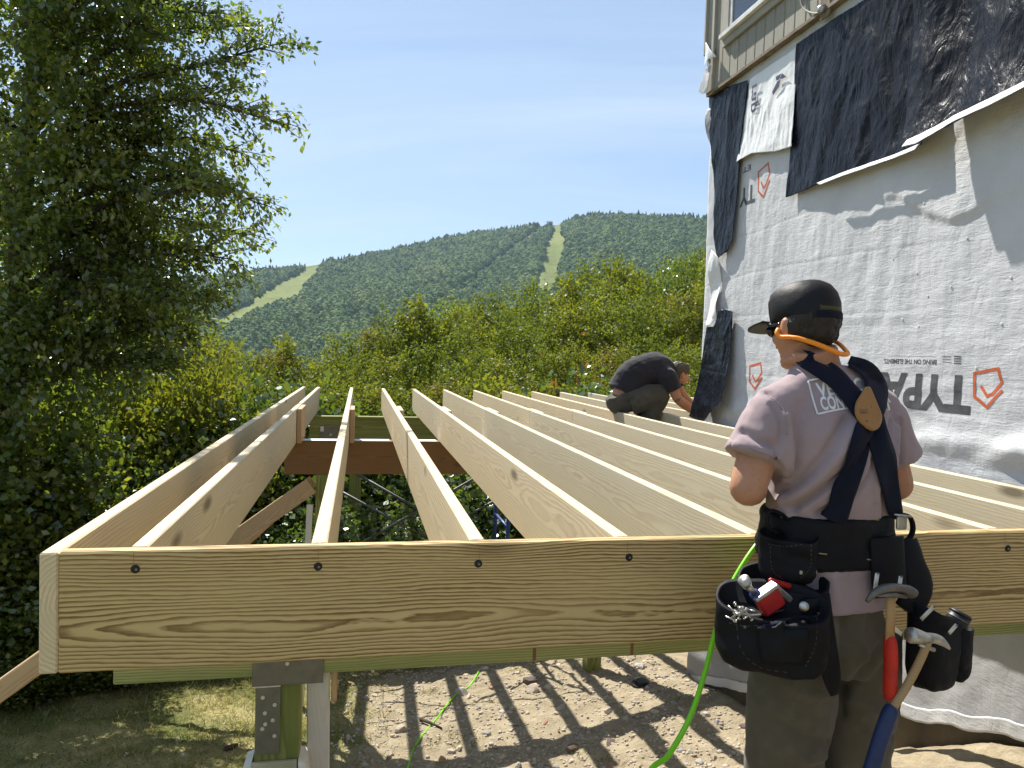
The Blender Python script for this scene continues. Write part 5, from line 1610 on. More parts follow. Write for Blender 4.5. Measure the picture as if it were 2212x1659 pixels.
    for px, w, dep in ([(1818, 1320), (1822, 1400), (1815, 1470), (1818, 1540)], .012, -.016), ([(1735, 1400), (1770, 1450), (1812, 1480)], .016, -.012), ([(1900, 1400), (1860, 1450), (1820, 1485)], .016, -.012), ([(1700, 1480), (1740, 1500), (1800, 1495)], .014, .010), ([(1930, 1540), (1890, 1530), (1840, 1510)], .014, .010), ([(1690, 1560), (1730, 1590), (1790, 1600)], .014, -.010), ([(1690, 1620), (1740, 1640), (1780, 1635)], .014, .010), ([(1860, 1580), (1900, 1600), (1945, 1590)], .014, -.010), ([(1780, 1310), (1790, 1360), (1770, 1400)], .014, .008), ([(1860, 1310), (1850, 1370), (1870, 1420)], .014, .008), ([(1755, 1480), (1750, 1560), (1745, 1650)], .006, -.004):
        L = [cast(bt, q[0], q[1])[0] for q in spline([(a, b, 0) for a, b in px], 12)]
        L = [q for q in L if q is not None]
        if len(L) > 2:
            V = V + N * (np.exp(-(seg_dist(V, L) / w) ** 2) * dep)[:, None]
    V = V + N * (0.012 * fbm(V[:, 0] * 6, V[:, 2] * 5.5, V[:, 1] * 6, 3) + 0.006 * (ridge(V[:, 0] * 5 + 3 * V[:, 2], V[:, 2] * 6, V[:, 1] * 5, 2) - .8))[:, None]
    obj('trousers', (V, F), 'trouser_olive', t, True)
    for s in (-1, 1):
        an = legs[s][2]
        bo = [limb([an + (0, -.045, -.055), an + (0, .06, -.068), an + (0, .18, -.085)], [.044, .046, .036], 8, 14, 1.0), limb([an + (0, -.01, .05), an + (0, -.012, -.05)], [.052, .05], 4, 14)]
        Vb, Fb, _ = fuse([mwf(b) for b in bo], 0.008, 3)
        Vb[:, 2] = np.maximum(Vb[:, 2], MAN[2] - 0.02 + 0.0)
        obj('boot', (Vb, Fb), 'boot_brown', t, True)
    # ---- hair, cap, glasses
    Vh, Fh, Nh = fuse([mwf(hf(h)) for h in (ball((0, -.024, .010), (.081, .086, .070)), ball((0, -.050, -.028), (.064, .046, .040)), ball((-.070, -.022, -.010), (.014, .022, .038)), ball((.070, -.022, -.010), (.014, .022, .038)))], 0.005, 2)
    Vh = Vh + Nh * (0.0045 * ridge(Vh[:, 0] * 60, Vh[:, 2] * 22, Vh[:, 1] * 60, 2) - 0.002)[:, None]
    hair = obj('hair', (Vh, Fh), 'hair_dark', t, True)
    capr = [(0, -.006, .022, .0835, .1030), (0, -.006, .030, .0862, .1050), (0, -.004, .055, .0870, .1050), (0, .000, .085, .0845, .1015), (0, .004, .110, .0765, .0930), (0, .006, .124, .0610, .0760), (0, .006, .132, .0370, .0470), (0, .006, .135, .0120, .0150)]
    Vc, Fc = loft(capr, 40, True, 2.15)
    back = sstep(0.0, -0.10, Vc[:, 1]); low = sstep(.06, .02, Vc[:, 2])
    Vc[:, 2] -= 0.020 * back * low
    Vc[:, 1] -= 0.006 * np.exp(-((Vc[:, 2] - .07) / .03) ** 2) * back
    cap = obj('cap', mwf(hf((Vc, Fc))), 'cap_mesh', t, True)
    k = 24
    ang = np.linspace(-math.pi / 2 * .95, math.pi / 2 * .95, k)
    rows = []
    for f in np.linspace(0, 1, 7):
        x = np.sin(ang) * (.084 + .022 * f); y = .046 + np.cos(ang) * (.052 + .108 * f) - .01 * (1 - np.cos(ang)) * 0
        z = .026 + .004 * f - .008 * np.abs(np.sin(ang)) ** 2
        rows.append(np.stack([x, y, z], 1))
    G_ = np.array(rows)
    Vb, Fb = shell(hd(G_.reshape(-1, 3)).reshape(G_.shape), 0.004)
    obj('brim', (mw(Vb), Fb), 'cap_mesh', cap, True)
    def cap_band(a0, a1, z0, z1, off, mat, name):
        a = np.linspace(math.radians(a0), math.radians(a1), 18); zz = np.linspace(z0, z1, 8)
        R = np.array([(c[2], c[3], c[4], c[1]) for c in capr])
        A, Z = np.meshgrid(a, zz, indexing='ij')
        rx = np.interp(Z, R[:, 0], R[:, 1]) + off; ry = np.interp(Z, R[:, 0], R[:, 2]) + off; cy = np.interp(Z, R[:, 0], R[:, 3])
        c, s = np.cos(A), np.sin(A)
        c = np.sign(c) * np.abs(c) ** (2 / 2.15); s = np.sign(s) * np.abs(s) ** (2 / 2.15)
        P = np.stack([rx * c, cy + ry * s, Z - 0.020 * sstep(0, -.10, cy + ry * s) * sstep(.06, .02, Z)], -1)
        Vv, Ff = shell(hd(P.reshape(-1, 3)).reshape(P.shape), 0.0015)
        return obj(name, (mw(Vv), Ff), mat, cap, True)
    cap_band(40, 140, .028, .095, .0018, 'cap_camo', 'front_panel')
    cap_band(246, 294, .034, .074, .0020, 'cap_camo', 'back_opening')
    cap_band(240, 300, .020, .034, .0035, 'web_navy', 'snap_strap')
    Vx = []
    for s in (-1, 1):
        Vx.append(ball((s * .036, .083, .004), (.034, .016, .021), 14, 8))
        Vx.append(tube([(s * .060, .076, .010), (s * .078, .040, .010), (s * .084, -.010, .006)], [.005, .004, .003], 8))
    Vx.append(tube([(-.01, .100, .010), (.01, .100, .010)], .003, 6))
    obj('sunglasses', mwf(hf(join(*Vx))), 'lens_black', t, True)
    # ---- ear-plug band: worn but its own thing
    pth = spline([(-.088, .012, -.012), (-.097, .010, -.022), (-.094, .000, -.036), (-.088, -.030, -.044), (-.078, -.058, -.055), (-.048, -.096, -.080), (.005, -.112, -.104), (.042, -.106, -.102), (.068, -.076, -.082), (.086, -.040, -.055), (.090, -.005, -.030), (.086, .006, -.014)], 50)
    eb = obj('earplug_band', mwf(hf(tube(pth, np.interp(np.linspace(0, 1, 50), [0, .06, .2, .5, .8, .94, 1], [.0085, .0070, .0062, .0072, .0062, .0070, .0085]), 10))), 'orange_plastic', None, True)
    tag(eb, 'bright orange earplug band hooked behind the neck under the black cap', 'earplug band')
    return t, shirt, bv
PERSON, SHIRT, SHIRT_BVH = build_man()

def build_belt():
    bv = SHIRT_BVH
    t = thing('tool_belt', 'black tool belt with braces and bulging pouches on the standing person', 'tool belt', (MAN[0], MAN[1], 1.12))
    band = loft([(.0, -.010, 1.122, .170, .128), (.0, -.010, 1.132, .178, .136), (.0, -.010, 1.238, .170, .130), (.0, -.010, 1.250, .162, .122)], 44, True, 2.3)
    V, F, N = fuse([mwf(band)], 0.006, 3)
    V = V + N * (0.007 * fbm(V[:, 0] * 14, V[:, 2] * 22, V[:, 1] * 14, 3))[:, None]
    obj('belt', (V, F), 'nylon_black', t, True)
    bb = bvh_of(V, F)
    for px in ((1775, 1118), (1880, 1122), (1872, 1208), (1768, 1195)):
        obj('stitch', ribbon(bb, [(px[0], px[1]), (px[0] + 9, px[1] + 1), (px[0] + 18, px[1] + 2)], [2.2, 2.2], .001, .001, 6, 3), 'thread', t)
    # braces
    obj('brace_strap', ribbon(bv, [(1728, 772), (1755, 782), (1800, 818), (1850, 876), (1876, 912)], [34, 40, 42, 44, 40], .008, .003, 34), 'web_navy', t, True)
    obj('brace_strap', ribbon(bv, [(1832, 782), (1868, 800), (1886, 830), (1882, 880), (1872, 918)], [30, 46, 52, 48, 40], .0095, .003, 34), 'web_navy', t, True)
    obj('brace_strap', ribbon(bv, [(1876, 905), (1860, 950), (1832, 1030), (1806, 1100), (1798, 1122)], [40, 46, 47, 46, 46], .011, .003, 30), 'web_navy', t, True)
    obj('brace_strap', ribbon(bv, [(1878, 905), (1896, 960), (1918, 1040), (1932, 1112), (1936, 1128)], [40, 46, 42, 36, 36], .013, .003, 30), 'web_navy', t, True)
    # leather patch
    k = 15
    outline = spline([(p[0], p[1], 0) for p in ((1852, 842), (1866, 846), (1884, 885), (1888, 908), (1868, 932), (1848, 915), (1843, 880), (1852, 842))], 40)[:, :2]
    c = outline.mean(0)
    grid = np.array([c + (outline - c) * f for f in np.linspace(0.02, 1, 8)])
    P = np.zeros(grid.shape[:2] + (3,))
    for i in range(grid.shape[0]):
        for j in range(grid.shape[1]):
            loc, nrm = cast(bv, *grid[i, j])
            P[i, j] = loc + nrm * 0.0235
    q_ = grid.reshape(-1, 2) - c
    A_ = np.column_stack([np.ones(len(q_)), q_, q_ ** 2, q_[:, :1] * q_[:, 1:]])
    P = (A_ @ np.linalg.lstsq(A_, P.reshape(-1, 3), rcond=None)[0]).reshape(P.shape)
    Vp, Fp = shell(P[:, ::-1], 0.004)
    pt = obj('leather_patch', (Vp, Fp), 'leather', t, True)
    pb = bvh_of(Vp, Fp)
    Vt, Ft = text_mesh('CLC', 1.0, .02)
    Vt -= (Vt[:, 0].min(), 0, 0)
    Q = np.array((1857, 893)) + Vt[:, :1] / Vt[:, 0].max() * np.array((17, -1)) + Vt[:, 1:2] / .7 * np.array((-.5, -9))
    obj('stamp', (np.array([cast(pb, *q)[0] + np.array((0, -.001, 0)) for q in Q]), Ft), 'boot_brown', pt)
    # clips
    for cx, cy in ((1797, 1108), (1938, 1125)):
        loc, nrm = cast(bb, cx, cy)
        if loc is None: loc = atY(cx, cy, 1.56); nrm = np.array((0.1, -1, 0))
        q = loc + np.array((0, -.030 if cx < 1900 else -.016, .004))
        cl = obj('clip', box(q + (-.014, -.004, -.022), q + (.014, .006, .012), .003), 'steel', t)
        obj('clip_bar', tube([q + (-.024, -.002, .016), q + (.024, -.002, .010)], .0028, 8), 'steel', cl, True)
    # side handles
    for pts, Y in (([(1705, 1128), (1690, 1112), (1668, 1103), (1656, 1110), (1656, 1130), (1668, 1148), (1684, 1152)], 1.60), ([(1932, 1118), (1950, 1112), (1966, 1118), (1972, 1140), (1966, 1160), (1950, 1172)], 1.60)):
        obj('handle', tube(spline([atY(a, b, Y) for a, b in pts], 20), .0085, 10, flat=.6), 'nylon_black', t, True)
    # pouches
    def pouch(c, n, hw, hd, z0, z1, name, lipz=0.0, power=2.8, floor=.05, slant=0.0):
        """open bag: c = (x, y) centre, n = outward direction"""
        n = unit(np.array([n[0], n[1], 0.0])); u = np.cross((0, 0, 1.0), n)
        H = z1 - z0
        prof = [(0, .30, .35), (.03, .62, .66), (.10, .84, .86), (.25, .97, .98), (.5, 1.0, 1.0), (.8, .98, 1.0), (1.0, .99, 1.04)]
        pf = np.array(prof); ff = np.concatenate([[0, .012, .03, .06], np.linspace(.1, 1, 22)])
        rings = [(z0 + f * H, hw * np.interp(f, pf[:, 0], pf[:, 1]), hd * np.interp(f, pf[:, 0], pf[:, 2])) for f in ff]
        rings += [(z1 - .002, hw * .93, hd * .93), (z1 - floor, hw * .90, hd * .86)]
        Vv, Ff = loft([(0, 0, z, a, b) for z, a, b in rings], 56, True, power)
        Vv[:, 2] += slant * Vv[:, 0] * np.clip((Vv[:, 2] - z0) / H, 0, 1)
        Vv[:, 2] += lipz * (Vv[:, 1] / hd) * np.clip((Vv[:, 2] - z0) / H, 0, 1) ** 2
        W = np.outer(Vv[:, 0], u) + np.outer(Vv[:, 1], n); W[:, 2] = Vv[:, 2]
        W[:, 0] += c[0]; W[:, 1] += c[1]
        # sagging cloth
        sg = 0.013 * fbm(W[:, 0] * 9, W[:, 2] * 9, W[:, 1] * 9 + hw * 50, 4) + 0.008 * (ridge(W[:, 0] * 8 + W[:, 2] * 5, W[:, 2] * 9, W[:, 1] * 8, 2) - .8)
        W += sg[:, None] * np.array([.6, 1, .5])
        return obj(name, (W, Ff), 'nylon_black', t, True), bvh_of(W, Ff)
    nl = (-.62, -.78)
    cL = atY(1664, 1370, 1.520)
    zt, zb = atY(1650, 1305, 1.50)[2], atY(1680, 1458, 1.50)[2]
    big, bbv = pouch(cL, nl, .128, .060, zb, zt, 'pouch', -.030, 2.6, .035)
    cL2 = atY(1690, 1290, 1.575)
    mid_, mbv = pouch(cL2, nl, .105, .050, atY(1690, 1400, 1.57)[2], atY(1690, 1252, 1.57)[2], 'pouch', -.02, 2.6, .03)
    cU = atY(1702, 1195, 1.575)
    up_, ubv = pouch(cU, nl, .068, .034, atY(1700, 1262, 1.57)[2], atY(1700, 1158, 1.57)[2], 'pouch', -.008, 3.0, .02)
    for pl, bvv, px in ((big, bbv, [(1585, 1318), (1620, 1332), (1680, 1322), (1740, 1300)]), (mid_, mbv, [(1600, 1268), (1640, 1284), (1700, 1270), (1740, 1240)])):
        obj('pouch_edge', ribbon(bvv, px, [4, 4], .001, .001, 16, 3), 'steel_old', pl, True)
    def stitches(bvv, pl, px, n=22):
        P = spline([(a, b, 0) for a, b in px], n)
        Vs = []
        for a, b in zip(P[:-1:2], P[1::2]):
            la, na = cast(bvv, a[0], a[1]); lb, nb_ = cast(bvv, b[0], b[1])
            if la is None or lb is None or np.linalg.norm(la - lb) > .03: continue
            Vs.append(tube([la + na * .0008, lb + nb_ * .0008], .0007, 4))
        if Vs: obj('stitching', join(*Vs), 'thread_dark', pl)
    for pl, bvv, px in ((big, bbv, [(1575, 1345), (1620, 1352), (1690, 1344), (1770, 1330)]), (big, bbv, [(1590, 1330), (1600, 1400), (1640, 1440), (1700, 1452)]), (big, bbv, [(1765, 1320), (1762, 1390), (1740, 1440)]), (up_, ubv, [(1660, 1175), (1700, 1180), (1755, 1172)]), (up_, ubv, [(1664, 1180), (1668, 1230), (1690, 1250)]), (up_, ubv, [(1752, 1176), (1750, 1225), (1730, 1248)])):
        stitches(bvv, pl, px)
    for pl, bvv, px in ((big, bbv, [(1640, 1345), (1700, 1342), (1755, 1335)]),):
        a, b = np.array(px[0], float), np.array(px[-1], float)
        fl_ = obj('front_pocket', ribbon(bvv, [(1690, 1348), (1692, 1385), (1690, 1430)], [105, 108, 84], .007, .006, 14, 12), 'nylon_black', pl, True)
        obj('pocket_binding', ribbon(bvv, [(1640, 1352), (1690, 1347), (1742, 1340)], [5, 5], .0085, .002, 14, 3), 'web_navy', fl_, True)
    for q in ((1612, 1350), (1768, 1332), (1650, 1358), (1735, 1350)):
        loc, nrm = cast(bbv, *q)
        if loc is not None: obj('rivet', disc(loc + nrm * .009, nrm, .0035, .0012, 10), 'steel_old', big)
    # hanging holster flap on the back of the left leg
    fl = [atY(1760, 1290, 1.50), atY(1775, 1370, 1.495), atY(1795, 1450, 1.50), atY(1803, 1500, 1.505)]
    obj('holster', tube(spline(fl, 14), np.interp(np.linspace(0, 1, 14), [0, .3, .8, 1], [.040, .036, .022, .012]), 14, flat=.35, up=(0, -1, 0)), 'nylon_black', t, True)
    obj('buckle', tube([atY(1737, 1310, 1.47), atY(1737, 1310, 1.455)], .011, 12), 'steel', t, True)
    # right side: hammer panel and pouch
    pp = [atY(1915, 1160, 1.535), atY(1918, 1215, 1.53), atY(1922, 1285, 1.53)]
    obj('hammer_panel', tube(spline(pp, 12), [.048] * 12, 16, flat=.28, up=(0, -1, 0)), 'nylon_black', t, True)
    sp = [atY(1958, 1165, 1.58), atY(1972, 1220, 1.56), atY(1985, 1270, 1.55), atY(1960, 1320, 1.545)]
    obj('side_panel', tube(spline(sp, 14), [.030, .032, .034, .034, .035, .036, .037, .038, .039, .04, .04, .04, .04, .04], 14, flat=.4, up=(0, -1, 0)), 'nylon_black', t, True)
    cR = atY(2015, 1405, 1.545)
    rp, rbv = pouch(cR, (.45, -.9), .078, .050, atY(2015, 1494, 1.53)[2], atY(2015, 1325, 1.53)[2], 'pouch', -.01, 2.8, .03, -.35)
    sm, sbv = pouch(atY(2066, 1400, 1.555), (.6, -.8), .040, .036, atY(2060, 1470, 1.55)[2], atY(2066, 1352, 1.55)[2], 'pouch', -.01, 2.8, .03, -.2)
    # metal clips
    for a, b in (((1895, 1238), (1889, 1282)), ((1946, 1245), (1941, 1278)), ((2017, 1310), (1990, 1338)), ((2066, 1350), (2050, 1368))):
        A, B = atY(*a, 1.478), atY(*b, 1.476)
        cl = obj('tool_clip', tube([A, B], .0058, 10, flat=.35, up=(0, -1, 0)), 'screw_head', t, True)
        obj('rivet', disc(A + (0, -.0025, 0), (0, -1, 0), .0028, .0008, 8), 'steel_old', cl)
    return t
build_belt()

def build_tools():
    Yh = 1.452
    # claw hammer with red grip
    p = atY(1925, 1290, Yh)
    t = thing('hammer', 'claw hammer with red grip hanging behind the trousers', 'hammer', atY(1925, 1510, Yh))
    hd_ = spline([atY(1872, 1300, Yh), atY(1888, 1282, Yh - .006), atY(1912, 1271, Yh - .010), atY(1938, 1270, Yh - .008), atY(1958, 1274, Yh), atY(1970, 1282, Yh + .004)], 18)
    h = obj('head', tube(hd_, np.interp(np.linspace(0, 1, 18), [0, .2, .5, .7, .85, 1], [.006, .011, .013, .012, .016, .016]), 14, flat=.8), 'steel_old', t, True)
    obj('cheek', tube([atY(1895, 1287, Yh - .012), atY(1930, 1284, Yh - .014), atY(1958, 1290, Yh - .01)], [.004, .007, .004], 10), 'steel_old', h, True)
    obj('shaft', tube([atY(1924, 1282, Yh - .004), atY(1924, 1330, Yh), atY(1922, 1388, Yh)], [.012, .0115, .012], 12, flat=.6), 'hickory', t, True)
    obj('grip', tube(spline([atY(1921, 1374, Yh), atY(1923, 1388, Yh), atY(1924, 1440, Yh), atY(1922, 1490, Yh), atY(1924, 1506, Yh), atY(1924, 1512, Yh)], 20), np.interp(np.linspace(0, 1, 20), [0, .08, .3, .75, .95, 1], [.010, .0155, .0185, .0175, .020, .014]), 16, flat=.75), 'grip_red', t, True)
    # long hammer with blue grip
    t = thing('hammer', 'long framing hammer with blue grip hanging beside the red-handled one', 'hammer', atY(1870, 1700, 1.44))
    Y2 = 1.425
    a, b = atY(1968, 1372, Y2), atY(2000, 1378, Y2 + .004)
    h = obj('head', tube([a - (b - a) * .10, a, a + (b - a) * .35, b, b + (b - a) * .25], [.0165, .0185, .0175, .0125, .012], 18), 'steel', t, True)
    obj('claw', tube(spline([b, atY(2022, 1380, Y2 + .004), atY(2040, 1390, Y2 + .006), atY(2052, 1402, Y2 + .008)], 12), np.interp(np.linspace(0, 1, 12), [0, .5, 1], [.013, .011, .003]), 12, flat=.6, up=(0, -1, 0)), 'steel', h, True)
    obj('collar', tube([atY(1985, 1392, Y2), atY(2018, 1404, Y2)], .005, 8), 'steel', h, True)
    obj('shaft', tube(spline([atY(2004, 1386, Y2), atY(1988, 1425, Y2 + .002), atY(1960, 1480, Y2 + .004), atY(1924, 1536, Y2 + .006)], 14), .0095, 12), 'hickory', t, True)
    obj('grip', tube(spline([atY(1930, 1526, Y2 + .006), atY(1922, 1540, Y2 + .006), atY(1904, 1590, Y2 + .008), atY(1886, 1650, Y2 + .01), atY(1870, 1700, Y2 + .01)], 18), np.interp(np.linspace(0, 1, 18), [0, .06, .3, 1], [.010, .0145, .0175, .0175]), 16), 'grip_blue', t, True)
    # torch in the right pouch
    A, B = atY(2040, 1392, 1.552), atY(2074, 1328, 1.548)
    t = thing('flashlight', 'black cylindrical flashlight with red stripe poking out of the rear pouch', 'flashlight', A)
    d = B - A
    bd = obj('barrel', tube([A - d * .3, A, A + d * .8, B], [.024, .024, .026, .026], 20), 'tool_black', t, True)
    obj('stripe', tube([A + d * .38, A + d * .52], [.0262, .0265], 20), 'tool_red', bd, True)
    obj('end_cap', tube([B, B + d * .05, B + d * .10], [.027, .027, .022], 20), 'tool_black', bd, True)
    obj('highlight_ring', tube([A + d * .86, A + d * .90], [.0268, .0268], 20), 'steel_old', bd, True)  # lighter ring put in as a highlight round the barrel
    # tools in the left pouch
    A, B = atY(1648, 1305, 1.535), atY(1606, 1252, 1.515)
    t = thing('pry_tool', 'blue tool with bright steel cap sticking out of the left pouch', 'tool', A)
    d = B - A
    obj('handle', tube([A - d * .3, A + d * .45], [.014, .013], 12), 'tool_blue', t, True)
    obj('shaft', tube([A + d * .45, A + d * .8], .007, 10), 'steel', t, True)
    obj('cap', tube([A + d * .78, A + d * .88, B], [.010, .0145, .0145], 14), 'steel', t, True)
    A, B = atY(1668, 1318, 1.525), atY(1652, 1280, 1.520)
    c = atY(1662, 1298, 1.522)
    t = thing('tape_measure', 'red tape measure with silver edge lying in the left pouch', 'tape measure', c - (0, 0, .03))
    Rm = Matrix.Rotation(math.radians(-32), 4, 'Y')
    bx_ = xf(box((-.030, -.014, -.026), (.030, .014, .026), .006), Matrix.Translation(c) @ Rm)
    bd = obj('case', bx_, 'tool_red', t)
    obj('blade_slot', xf(box((-.032, -.0155, .022), (.034, .0155, .031), .002), Matrix.Translation(c) @ Rm), 'steel', bd)
    c = atY(1690, 1282, 1.528)
    Rm = Matrix.Rotation(math.radians(38), 4, 'Y')
    t = obj('utility_knife', xf(box((-.036, -.008, -.008), (.036, .008, .008), .003), Matrix.Translation(c) @ Rm), 'steel', None)
    tag(t, 'grey metal utility knife beside the red tape measure', 'knife')
    c = atY(1700, 1262, 1.548)
    Rm = Matrix.Rotation(math.radians(16), 4, 'Y')
    t = thing('pliers', 'red-handled pliers at the back of the left pouch', 'pliers', c - (0, 0, .03))
    obj('handle', xf(box((-.05, -.006, -.010), (.012, .006, .004), .004), Matrix.Translation(c) @ Rm), 'tool_red', t)
    obj('handle', xf(box((-.05, -.006, -.036), (.014, .006, -.022), .004), Matrix.Translation(c) @ Rm), 'tool_red', t)
    obj('jaw', xf(box((.016, -.007, -.004), (.062, .007, .006), .002), Matrix.Translation(atY(1712, 1237, 1.535))), 'steel', t)
    # loose screws shining in the front pouch
    r = np.random.default_rng(3)
    for k in range(14):
        c = atY(1580 + r.uniform(0, 46), 1312 + r.uniform(0, 26), 1.462) + (0, .004, 0)
        d = unit(r.normal(size=3)) * .012
        o = obj('loose_screw', join(tube([c - d, c + d], .0018, 6), tube([c + d, c + d * 1.2], .0042, 8)), 'steel', None, True)
        tag(o, 'small bright screw heaped in the large left pouch', 'screw', 'screws in the left pouch')
build_tools()

def build_worker():
    Yw = 6.42
    def q(x, y, dy=0.0): return atY(x, y, Yw + dy)
    pel, mid, chest, neck = q(1347, 862), q(1372, 812), q(1418, 800), q(1452, 803)
    t = thing('person', 'crouching person in dark T-shirt and camouflage trousers bent over the far joists', 'person', (pel[0] + 0.2, Yw, DT - JH))
    hc = q(1467, 806)
    fw = np.array([0.62, -0.05, -0.78])
    kn = {s: q(1432, 848, s * .11) for s in (-1, 1)}
    ank = {s: np.array([2.55, Yw - 0.02 + s * .085, DT - JH + .10]) for s in (-1, 1)}
    sh = {-1: q(1444, 816, -.16), 1: q(1446, 812, .15)}
    el = {-1: q(1464, 862, -.20), 1: q(1478, 858, .14)}
    wr = {-1: q(1500, 890, -.10), 1: q(1505, 888, .06)}
    body = [limb([pel, mid, chest, neck], [.12, .125, .125, .06], 14, 18), limb([neck, hc], [.058, .056], 4), ball(hc, (.085, .078, .098)), ball(hc + fw * .055, (.055, .055, .06)), ball(hc + fw * .09 + np.array([.03, 0, .02]), (.022, .03, .025)),
            ball(hc + np.array([.105, 0, -.055]), (.016, .014, .016)), ball(hc + np.array([0, -.078, -.012]), (.022, .011, .03)), ball(hc + np.array([0, .078, -.012]), (.022, .011, .03))]
    for s in (-1, 1):
        body += [limb([pel + (.03, s * .09, -.02), (pel + kn[s]) / 2 + (0, s * .05, .0), kn[s]], [.088, .08, .062], 8), limb([kn[s], (kn[s] + ank[s]) / 2, ank[s]], [.06, .058, .04], 8), limb([ank[s] + (-.05, 0, -.06), ank[s] + (.06, 0, -.066), ank[s] + (.16, 0, -.075)], [.036, .036, .026], 6)]
        body += [limb([sh[s], (sh[s] + el[s]) / 2, el[s]], [.056, .052, .044], 8), limb([el[s], el[s] * .55 + wr[s] * .45, wr[s]], [.044, .046, .03], 8)]
        body += hand(wr[s], wr[s] - el[s] + np.array([.0, 0, -.02]), (.3, 0, 1), -s)
    V, F, N = fuse(body, .0065, 3)
    b = obj('body', (V, F), 'skin', t, True)
    parts = [limb([pel + (-.01, 0, .055), mid + (-.005, 0, .0), chest + (0, 0, .01), neck + (-.02, 0, .005)], [.155, .160, .162, .085], 16, 22)]
    for s in (-1, 1):
        parts.append(limb([chest * .5 + sh[s] * .5, sh[s], sh[s] * .42 + el[s] * .58], [.10, .084, .074], 8, 16))
    V, F, N = fuse(parts, .009, 4)
    V = V + N * (0.009 * fbm(V[:, 0] * 7, V[:, 2] * 9, V[:, 1] * 6, 3) + .006 * (ridge(V[:, 0] * 6 + V[:, 2] * 4, V[:, 2] * 5, V[:, 1] * 4, 2) - .8))[:, None]
    obj('shirt', (V, F), 'shirt_charcoal', t, True)
    parts = [limb([pel + (-.035, 0, .06), pel + (-.005, 0, 0), pel + (.06, 0, -.045)], [.150, .165, .14], 8, 20)]
    for s in (-1, 1):
        parts += [limb([pel + (.03, s * .085, -.02), (pel + kn[s]) / 2 + (0, s * .055, -.005), kn[s] + (.012, 0, .0)], [.125, .112, .088], 10, 18), limb([kn[s], (kn[s] + ank[s]) / 2, ank[s] + (0, 0, .0)], [.086, .085, .07], 8, 16)]
    V, F, N = fuse(parts, .009, 4)
    V = V + N * (0.010 * fbm(V[:, 0] * 9, V[:, 2] * 9, V[:, 1] * 9, 3))[:, None]
    obj('trousers', (V, F), 'trouser_camo', t, True)
    for s in (-1, 1):
        a = ank[s]
        Vb, Fb, _ = fuse([limb([a + (-.06, 0, -.055), a + (.06, 0, -.060), a + (.18, 0, -.068)], [.045, .046, .036], 8), limb([a + (-.01, 0, .04), a + (-.01, 0, -.05)], [.055, .05], 4)], .009, 3)
        Vb[:, 2] = np.maximum(Vb[:, 2], DT - JH + .002)
        obj('boot', (Vb, Fb), 'boot_brown', t, True)
    Vh, Fh, Nh = fuse([ball(hc + np.array([-.012, 0, .018]), (.090, .084, .092)), ball(hc + np.array([.035, 0, .035]), (.06, .072, .062)), ball(hc + np.array([-.03, 0, -.03]), (.05, .07, .05))], .007, 2)
    Vh = Vh + Nh * (0.008 * ridge(Vh[:, 0] * 40, Vh[:, 2] * 40, Vh[:, 1] * 40, 2) - .004)[:, None]
    obj('hair', (Vh, Fh), 'hair_grey', t, True)
build_worker()
# ------------------------------------------------------------------ small things
simple('hose_green', (0.20, 0.62, 0.012), 0.35, 0, 0.05, 8)
simple('cap_black', (0.012, 0.012, 0.013), 0.5)
def stonemat(key, a, b):
    g = G(key)
    co = g.coord(); rd = g.rand()
    n = g.noise(co, 9.0, 5, 0.6)
    c = g.mix(g.ramp(n, [(0.3, 0.0), (0.7, 1.0)]), a, b)
    c = g.mix(1.0, c, g.ramp(rd, [(0.0, (0.75, 0.75, 0.78)), (1.0, (1.2, 1.15, 1.08))]), 'MULTIPLY')
    M[key] = g.out(g.pbr(c, 0.85, 0, g.bump(g.noise(co, 40.0, 4), 0.5, 0.006), 0.25))
stonemat('stone_grey', (0.26, 0.25, 0.235), (0.45, 0.43, 0.40))
stonemat('stone_tan', (0.38, 0.32, 0.245), (0.58, 0.51, 0.42))
stonemat('stone_dark', (0.07, 0.05, 0.045), (0.17, 0.13, 0.12))
stonemat('stone_rust', (0.30, 0.16, 0.10), (0.44, 0.29, 0.20))
def gz_fine(X, Y):
    return ground_z(X, Y) + 0.055 * fbm(np.asarray(X) * 1.1, np.asarray(Y) * 1.1, 3.3, 4) + 0.03 * fbm(np.asarray(X) * 6, np.asarray(Y) * 6, 1.1, 3)
def atG(x, y):
    """where the sight line through a place on the photograph meets the ground"""
    d = ray(x, y)
    s = np.linspace(2.2, 16.0, 1400)
    P = CL + d * (s / d[1])[:, None]
    b = P[:, 2] < gz_fine(P[:, 0], P[:, 1])
    i = int(np.argmax(b)) if b.any() else len(s) - 1
    return P[i]
def stone_mesh(seed, flat, angular):
    r = np.random.default_rng(seed)
    bm = bmesh.new(); bmesh.ops.create_icosphere(bm, subdivisions=2, radius=1.0)
    V = np.array([v.co[:] for v in bm.verts])
    for _ in range(14 if angular else 8):
        n = unit(r.normal(size=3)); h = r.uniform(0.45, 0.85)
        d = V @ n; V = V - np.outer(np.maximum(d - h, 0), n)
    V = V * (1 + 0.10 * fbm(V[:, 0] * 1.5 + seed, V[:, 1] * 1.5, V[:, 2] * 1.5, 2))[:, None]
    V = V * (1.0, r.uniform(0.6, 0.95), flat)
    V[:, 2] -= V[:, 2].min() * 0.55
    bm.faces.ensure_lookup_table()
    F = [[v.index for v in f.verts] for f in bm.faces]
    bm.free()
    return V, F
STV = [stone_mesh(300 + i, (0.35, 0.55, 0.7, 0.45, 0.6, 0.3)[i], i % 2 == 0) for i in range(6)]
_sm = {}
